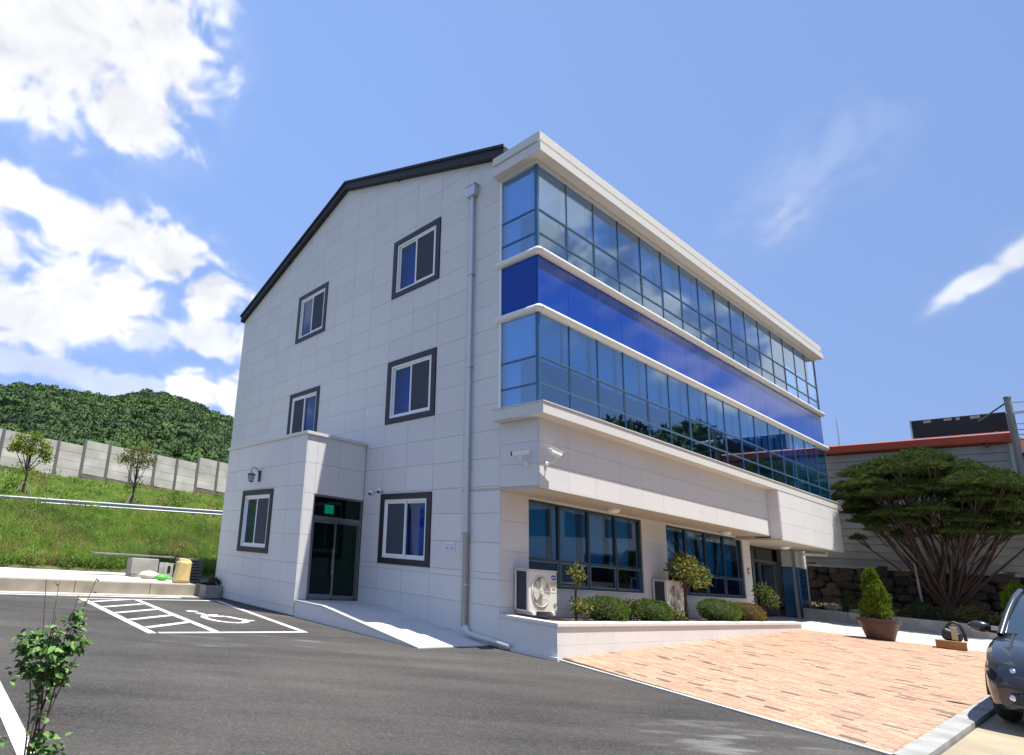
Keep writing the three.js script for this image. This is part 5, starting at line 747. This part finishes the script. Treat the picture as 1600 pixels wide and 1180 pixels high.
{
  const t = thing('noise_barrier', 'grey concrete panel noise barrier stepping along the foot of the hill', 'barrier'); reseed(900);
  const pm = [1, 0.95, 1.04].map(k => conc(0.66 * k, 0.635 * k, 0.6 * k, 0.2)), post = std([0.14, 0.135, 0.13], 0.7), base = conc(0.2, 0.185, 0.16, 0.4);
  const tops = { '-2': 8.55, '-1': 8.47, 0: 8.39, 1: 8.27, 2: 8.19, 3: 8.6, 4: 8.5, 5: 8.42, 6: 8.35, 7: 8.27, 8: 8.73, 9: 8.63, 10: 8.55, 11: 8.47 };
  const xAt = i => -5.7 + i * 1.885, Z = -40;
  for (let i = -12; i < 22; i++) { const top = tops[i] ?? (8.45 + 0.25 * Math.sin(i * 1.7)), x0 = xAt(i), x1 = xAt(i + 1), bot = top - 2.62, dr = 0.08; for (let k = 0; k < 4; k++) { const a = bot + k * 0.655; part(t, 'panel', prism([[x0 + 0.08, a + 0.01], [x1 - 0.08, a + 0.01 - dr], [x1 - 0.08, a + 0.645 - dr], [x0 + 0.08, a + 0.645]], 'z', Z - 0.06, Z + 0.06), pm[Math.floor(rnd() * 3)]); } part(t, 'post', box(x0 - 0.1, x0 + 0.1, bot - 1.2, top + 0.06, Z - 0.12, Z + 0.12), post); part(t, 'footing', box(x0 + 0.1, x1 - 0.1, bot - 1.6, bot - 0.08, Z - 0.2, Z + 0.2), base); }
}
// two staked young trees on the verge
function stakedTree(label, x, z, h, blobs, cols, sd, n) {
  reseed(sd); const t = thing('staked_tree', label, 'tree', [x, bankY(x, z) - 0.05, z], 0, 'staked young trees on the verge'); const br = [bar([0, 0, 0], [0.05, h * 0.45, 0], 0.075, 0.055, 7), bar([0.05, h * 0.45, 0], [0.0, h * 0.8, 0], 0.055, 0.03, 6)], lv = [];
  for (const [bx, by, bz, r, ry] of blobs) { br.push(bar([0.04, h * rr(0.3, 0.5), 0], [bx, by, bz], 0.03, 0.012, 5)); leafBlob(lv, [bx, by, bz], [r, ry, r], Math.round(n * r), 0.13, 0.07, cols, { lump: 1.2, fill: 0.7 }); }
  for (let k = 0; k < 14; k++) { const a = rr(0, 6.28), y = h * rr(0.3, 0.75); leafBlob(lv, [Math.cos(a) * 0.4, y, Math.sin(a) * 0.4], [0.12, 0.12, 0.12], 8, 0.13, 0.07, cols, {}); }
  part(t, 'trunk', merge(br), bark); part(t, 'crown', leaves(lv), leafGlossy); for (let k = 0; k < 3; k++) { const a = k * 2.094 + 0.5; part(t, 'support_stake', bar([Math.cos(a) * 0.75, 0, Math.sin(a) * 0.75], [0.02, 1.15, 0], 0.035, 0.03, 6), woodGrey); }
}
stakedTree('staked young tree with bright yellow green leaves at the far left', -5.55, -26, 3.6, [[-0.55, 3.15, 0, 0.45, 0.4], [0.1, 3.35, 0.1, 0.5, 0.35], [0.65, 2.9, 0, 0.45, 0.45], [0.8, 2.45, 0.1, 0.35, 0.3], [-0.15, 2.75, 0, 0.55, 0.4], [-0.75, 2.75, 0, 0.3, 0.25]], [[0.23, 0.3, 0.025], [0.17, 0.25, 0.025], [0.28, 0.34, 0.04]], 951, 760);
stakedTree('staked young tree with thin olive leaves nearer the building', 0.0, -26, 4.2, [[-0.35, 3.35, 0, 0.55, 0.55], [0.25, 3.6, 0.1, 0.55, 0.45], [0.7, 3.1, 0, 0.5, 0.4], [-0.7, 2.95, 0, 0.45, 0.35], [0.1, 2.95, 0.2, 0.6, 0.4]], [[0.18, 0.2, 0.035], [0.14, 0.18, 0.035], [0.2, 0.2, 0.045]], 952, 420);

// wooded hill behind and wooded ridge across the road (the latter shows in the glass)
{
  const crown = (sd, n, tall) => { // lumpy crown with a fringe of leaf sprays
    reseed(sd); const l = []; leafBlob(l, [0, 0, 0], [1.02, tall * 1.02, 1.02], n, 0.3, 0.17, [[1, 1, 1]], { lump: 0.7, fill: 0.12, rise: 0.3 }); const g = leaves(l);
    const c = new THREE.IcosahedronGeometry(1, 4), p = c.attributes.position, cl = new Float32Array(p.count * 3); for (let i = 0; i < p.count; i++) { const x = p.getX(i), y = p.getY(i), z = p.getZ(i), q = 0.62 + fbm3(x * 2.1 + sd, y * 2.1, z * 2.1, 4) * 0.62; p.setXYZ(i, x * q, y * q * tall, z * q); cl.fill(0.95, i * 3, i * 3 + 3); } c.computeVertexNormals(); c.setAttribute('color', new THREE.BufferAttribute(cl, 3)); return mergeGeometries([g, c]); };
  const fm = std(0xffffff, 0.95, { vertexColors: true, side: THREE.DoubleSide }); const g1 = crown(1001, 260, 1.1), g2 = crown(1002, 300, 1.25);
  const H = (az, D) => { // ridge height by azimuth (degrees) and distance from the camera
    const tab = [[-180, 40], [-128, 48], [-100, 53], [-88, 58], [-83, 62], [-80, 62.5], [-77, 62.5], [-74.5, 67], [-72.5, 69], [-70, 67], [-67.5, 63.5], [-64, 58], [-55, 48], [-30, 40], [180, 40]]; let h = 40; for (let i = 0; i < tab.length - 1; i++) if (az >= tab[i][0] && az <= tab[i + 1][0]) h = lerp(tab[i][1], tab[i + 1][1], (az - tab[i][0]) / (tab[i + 1][0] - tab[i][0])); const n = fbm2(az * 0.16 + 5, D * 0.014, 3) - 0.5, k = sstep(60, 290, D); return h * (Math.min(D, 300) / 300) * lerp(0.22, 1, k) * (D > 300 ? lerp(1, 0.8, clamp((D - 300) / 120)) : 1) + 2 + n * 16 * clamp((D - 60) / 120) * (1 - sstep(200, 290, D)); };
  const polar = (az, D) => [camera.position.x + Math.cos(az * Math.PI / 180) * D, camera.position.z + Math.sin(az * Math.PI / 180) * D];
  const terr = (a0, a1, d0, d1, fn, na, nd) => { const v = [], ix = []; for (let i = 0; i <= na; i++) for (let j = 0; j <= nd; j++) { const az = lerp(a0, a1, i / na), D0 = lerp(d0, d1, j / nd), [x, z] = polar(az, D0); v.push(x, fn(az, D0), z); } for (let i = 0; i < na; i++) for (let j = 0; j < nd; j++) { const a = i * (nd + 1) + j, b = a + nd + 1; ix.push(a, a + 1, b, b, a + 1, b + 1); } const g = new THREE.BufferGeometry(); g.setAttribute('position', new THREE.Float32BufferAttribute(v, 3)); g.setIndex(ix); g.computeVertexNormals(); return metreUV(g.toNonIndexed(), 0.2); };
  const hillSoil = std([0.03, 0.045, 0.018], 1);
  struct('wooded_hill', terr(-128, -30, 52, 420, H, 90, 50), hillSoil, 'long wooded hill rising behind the noise barrier', 'hill');
  const ridge = (az, D) => lerp(0.0, lerp(12, 22, fbm2(az * 0.12, 3, 3)), sstep(50, 95, D)); struct('wooded_ridge', terr(12, 100, 48, 150, ridge, 60, 20), hillSoil, 'low wooded ridge across the road behind the viewer', 'hill');
  const M = new THREE.Matrix4(), Q = new THREE.Quaternion(), E = new THREE.Euler(), c = new THREE.Color();
  const forest = (name, label, n, geo, fn) => { const im = new THREE.InstancedMesh(geo, fm, n); im.name = name; im.castShadow = im.receiveShadow = true; for (let i = 0; i < n; i++) { const [x, y, z, r, sy, cc] = fn(); E.set(rr(-0.2, 0.2), rr(0, 6.28), rr(-0.2, 0.2)); Q.setFromEuler(E); M.compose(new THREE.Vector3(x, y, z), Q, new THREE.Vector3(r, r * sy, r)); im.setMatrixAt(i, M); c.setRGB(...cc); im.setColorAt(i, c); } scene.add(im); tag(im, label, 'forest', null, 'stuff'); };
  reseed(1100);
  const at = (az, D) => { const [x, z] = polar(az, D); return [x, H(az, D), z]; };
  forest('hill_forest', 'dense dark green pine and broadleaf forest covering the hill', 13000, g1, () => { const az = rr(-126, -36), D = Math.sqrt(lerp(80 * 80, 325 * 325, rnd())), [x, y, z] = at(az, D), r = rr(1.5, 2.5) + Math.pow(rnd(), 4) * 1.6, m = fbm2(x * 0.02 + 40, z * 0.03, 3) + rr(-0.16, 0.16); return [x, y + r * 0.55, z, r, rr(0.6, 1.05), tint(m < 0.45 ? [0.028, 0.064, 0.02] : m < 0.58 ? [0.036, 0.078, 0.02] : [0.05, 0.096, 0.022], 0.12)]; });
  forest('hill_forest_edge', 'brighter broadleaf trees at the foot of the hill behind the barrier', 2600, g2, () => { const az = rr(-112, -48), D = rr(58, 120), [x, y, z] = at(az, D), r = rr(0.9, 1.9); return [x, y + r * 0.9, z, r, rr(0.8, 1.2), tint([[0.036, 0.075, 0.018], [0.048, 0.094, 0.02], [0.03, 0.062, 0.018]][Math.floor(rnd() * 3)], 0.25)]; });
  forest('ridge_forest', 'trees on the ridge across the road', 1500, g2, () => { const az = rr(13, 98), D = rr(60, 145), [x, z] = polar(az, D), r = rr(2.0, 3.6); return [x, ridge(az, D) + r * 0.9, z, r, rr(0.9, 1.3), tint([0.035, 0.075, 0.02], 0.3)]; });
}

// ---------------------------------------------------------------- odds and ends on the rear walkway
{
  const Y0 = 0.326;
  const pk = thing('long_plank', 'long weathered grey plank resting across the stone blocks', 'plank', [-3.75, Y0 + 0.62, -12.2], 0.12); part(pk, 'board', rbox(-1.35, 1.35, 0, 0.05, -0.16, 0.16, 0.008), woodGrey); part(pk, 'cleat', box(-1.1, -1.0, -0.04, -0.001, -0.14, 0.14), woodGrey);
  const bl = thing('concrete_block', 'grey concrete block supporting the long plank', 'block', [-3.45, Y0, -12.15], 0.1); part(bl, 'block', rbox(-0.45, 0.45, 0, 0.57, -0.2, 0.2, 0.02), concGrey); part(bl, 'foot', rbox(-0.5, -0.3, 0, 0.14, 0.201, 0.36, 0.02), conc(0.28, 0.26, 0.24, 0.8));
  const st = thing('small_crate', 'small pale grey crate beside the yellow sack', 'crate', [-2.98, Y0, -11.3], 0.2); part(st, 'side', merge([rbox(-0.16, 0.16, 0, 0.5, 0.13, 0.16, 0.008), rbox(-0.16, 0.16, 0, 0.5, -0.16, -0.13, 0.008)]), conc(0.45, 0.45, 0.44, 0.8)); part(st, 'base', rbox(-0.15, 0.15, 0.005, 0.05, -0.13, 0.13, 0.006), concGrey); part(st, 'dark_slot', rbox(-0.05, 0.06, 0.2, 0.42, 0.161, 0.168, 0.003), blackMat);
  // leaning stack of grey boards
  reseed(1200); const ps = thing('board_stack', 'stack of grey weathered boards leaning by the annex corner', 'boards', [-2.33, Y0, -11.1], 0.1); for (let i = 0; i < 8; i++) part(ps, 'board', rbox(-0.34 + rr(-0.03, 0.03), 0.34 + rr(-0.03, 0.03), i * 0.088, i * 0.088 + 0.06, -0.3, 0.3, 0.006), woodGrey); for (const x of [-0.27, 0.27]) part(ps, 'spacer', merge(Array.from({ length: 7 }, (_, i) => box(x - 0.03, x + 0.03, i * 0.088 + 0.0605, i * 0.088 + 0.0875, -0.28, 0.28))), woodGrey);
  // yellow sack: pinched column of cloth
  const sk = thing('yellow_sack', 'upright yellow woven sack on the walkway edge', 'sack', [-2.95, Y0, -10.05], 0.2); const sgeo = new RoundedBoxGeometry(0.44, 0.64, 0.3, 7, 0.1); { const p = sgeo.attributes.position; for (let i = 0; i < p.count; i++) { const x = p.getX(i), y = p.getY(i) + 0.32, z = p.getZ(i), k = 1 + 0.13 * Math.sin(y * 9.5 + 1.2) + (fbm3(x * 7 + 3, y * 7, z * 7, 3) - 0.5) * 0.5; p.setXYZ(i, x * k + (y > 0.3 ? (y - 0.3) * 0.2 : 0), y, z * k); } sgeo.computeVertexNormals(); } part(sk, 'bag', sgeo, std([0.56, 0.42, 0.18], 0.8)); part(sk, 'top_fold', (() => { const g = new RoundedBoxGeometry(0.4, 0.09, 0.09, 3, 0.03).rotateZ(-0.1).translate(0.06, 0.65, 0); return g.toNonIndexed(); })(), std([0.58, 0.43, 0.2], 0.8));
  const gn = thing('plastic_tub', 'small bright green plastic item lying before the yellow sack', 'plastic tub', [-3.3, Y0, -10.7]); part(gn, 'body', (() => { const g = new THREE.SphereGeometry(0.16, 16, 12); g.scale(1.2, 0.6, 0.9); g.translate(0, 0.095, 0); return g.toNonIndexed(); })(), phys([0.08, 0.45, 0.05], 0.4)); part(gn, 'spout', bar([0.12, 0.1, 0], [0.4, 0.07, 0.1], 0.03, 0.02), phys([0.08, 0.45, 0.05], 0.4));
  const sb = thing('cement_bag', 'crumpled pale cement bag lying by the concrete block', 'bag', [-3.45, Y0, -11.35]); part(sb, 'bag', (() => { const g = new THREE.SphereGeometry(0.2, 20, 14), p = g.attributes.position; for (let i = 0; i < p.count; i++) { const x = p.getX(i), y = p.getY(i), z = p.getZ(i), k = 1 + (fbm3(x * 9, y * 9, z * 9, 3) - 0.5) * 0.4; p.setXYZ(i, x * k * 1.7, Math.max(0.0, (y + 0.16) * k * 0.62), z * k); } g.computeVertexNormals(); return g; })(), std([0.52, 0.48, 0.42], 0.85));
  const kp = thing('corner_kerb_box', 'low concrete planting box at the annex corner', 'planter', [-2.28, 0, -9.6]); part(kp, 'rim', merge([rbox(-0.24, 0.3, 0, 0.34, 0.28, 0.42, 0.012), rbox(-0.24, -0.12, 0, 0.34, -0.35, 0.279, 0.012)]), concGrey); part(kp, 'soil', box(-0.119, 0.3, 0, 0.29, -0.35, 0.279), soil);
  const dw = thing('withered_plant', 'withered brown plant in the corner planting box', 'plant', [-2.12, 0.29, -9.5]); reseed(1210); part(dw, 'stems', bar([0, 0, 0], [0.02, 0.12, 0], 0.015, 0.008), bark); part(dw, 'leaves', leaves(leafBlob([], [0, 0.12, 0], [0.17, 0.12, 0.15], 160, 0.09, 0.04, [[0.11, 0.06, 0.03], [0.08, 0.05, 0.025], [0.07, 0.08, 0.025]], { fill: 0.4 })), leafDull);
}

// ---------------------------------------------------------------- foreground sapling
{
  reseed(1301); const base = [-8.98, 0, 3.12]; const t = thing('garden_sapling', 'leafy young sapling with glossy green leaves in the left foreground', 'sapling', base); const stems = [], lv = [];
  const gcs = [[0.08, 0.18, 0.025], [0.11, 0.23, 0.035], [0.15, 0.28, 0.05], [0.055, 0.13, 0.022]];
  const stem = (pts, r) => { const c = new THREE.CatmullRomCurve3(pts.map(p => new THREE.Vector3(...p))); for (let k = 0; k < 12; k++) { const a = c.getPoint(k / 12), b = c.getPoint((k + 1) / 12); stems.push(bar([a.x, a.y, a.z], [b.x, b.y, b.z], r * lerp(1.1, 0.32, k / 12), r * lerp(1.1, 0.32, (k + 1) / 12), 6)); } };
  const leaf = (x, y, z, s) => { const d = rv(); d.y = d.y * 0.5 - 0.25; d.normalize(); const n = rv().multiplyScalar(0.6).add(new THREE.Vector3(0, 1, 0.3)).normalize(); lv.push({ p: [x, y, z], d, n, l: s, w: s * 0.74, m: 0.38, f: 0.1, round: true, c: tint(gcs[Math.floor(rnd() * 4)], 0.22) }); };
  // x is across, y up (metres), densities by height as in a pruned shrub
  const shoots = [[-0.09, 1.28, 0.05], [0.0, 1.26, -0.05], [0.1, 1.2, 0.02], [0.19, 1.3, 0.0], [-0.02, 1.1, 0.1], [0.12, 1.05, -0.06], [-0.13, 0.95, 0.0], [0.17, 0.98, 0.08]];
  for (const [sx, sy, sz] of shoots) { const b = [rr(-0.025, 0.025), 0, rr(-0.025, 0.025)], m1 = [b[0] + sx * 0.1, 0.45, b[2] + sz * 0.2], m2 = [sx * 0.45, 0.45 + (sy - 0.45) * 0.5, sz * 0.6]; stem([b, m1, m2, [sx, sy, sz]], 0.0055); const c = new THREE.CatmullRomCurve3([b, m1, m2, [sx, sy, sz]].map(p => new THREE.Vector3(...p))); for (let k = 0; k < 12; k++) { const p = c.getPoint(0.3 + 0.7 * rnd()); if (p.y > 1.05 && rnd() < 0.35) continue; leaf(p.x + rr(-0.02, 0.02), p.y, p.z + rr(-0.02, 0.02), p.y > 1.08 ? rr(0.022, 0.036) : rr(0.035, 0.055)); } }
  const cl = (cx, cy, rx, ry, n) => { for (let i = 0; i < n; i++) { const v = rv(); leaf(cx + v.x * rx * Math.cbrt(rnd()), cy + v.y * ry * Math.cbrt(rnd()), v.z * rx * 0.8 * Math.cbrt(rnd()), rr(0.036, 0.06)); } };
  cl(-0.02, 0.9, 0.15, 0.13, 230); cl(-0.11, 0.95, 0.07, 0.08, 34); cl(0.12, 0.96, 0.08, 0.09, 40); cl(0.03, 0.79, 0.11, 0.07, 95); cl(0.1, 1.06, 0.06, 0.05, 16); cl(-0.15, 0.8, 0.05, 0.06, 10); cl(0.12, 1.1, 0.05, 0.05, 9); cl(-0.02, 0.68, 0.05, 0.05, 12); cl(0.08, 0.42, 0.1, 0.08, 46); cl(-0.08, 0.34, 0.12, 0.06, 30); cl(0.0, 0.22, 0.16, 0.1, 50); cl(-0.17, 0.46, 0.05, 0.03, 5);
  for (const [x, y] of [[-0.14, 0.85], [0.14, 0.97], [-0.16, 0.48], [0.1, 0.42]]) stem([[0, y - 0.2, 0], [x * 0.5, y - 0.08, 0.01], [x, y, 0]], 0.0035);
  part(t, 'stems', merge(stems), std([0.13, 0.075, 0.05], 0.85)); part(t, 'leaves', leaves(lv), phys(0xffffff, 0.62, { vertexColors: true, transmission: 0.22, thickness: 0, side: THREE.DoubleSide }));
  struct('planting_strip', prism([[-9.6, 2.85], [-8.86, 2.85], [-8.86, 3.5], [-9.6, 3.5]], 'y', -0.02, 0.02), soil, 'small soil patch at the foot of the sapling', 'soil');
}

renderer.render(scene, camera);
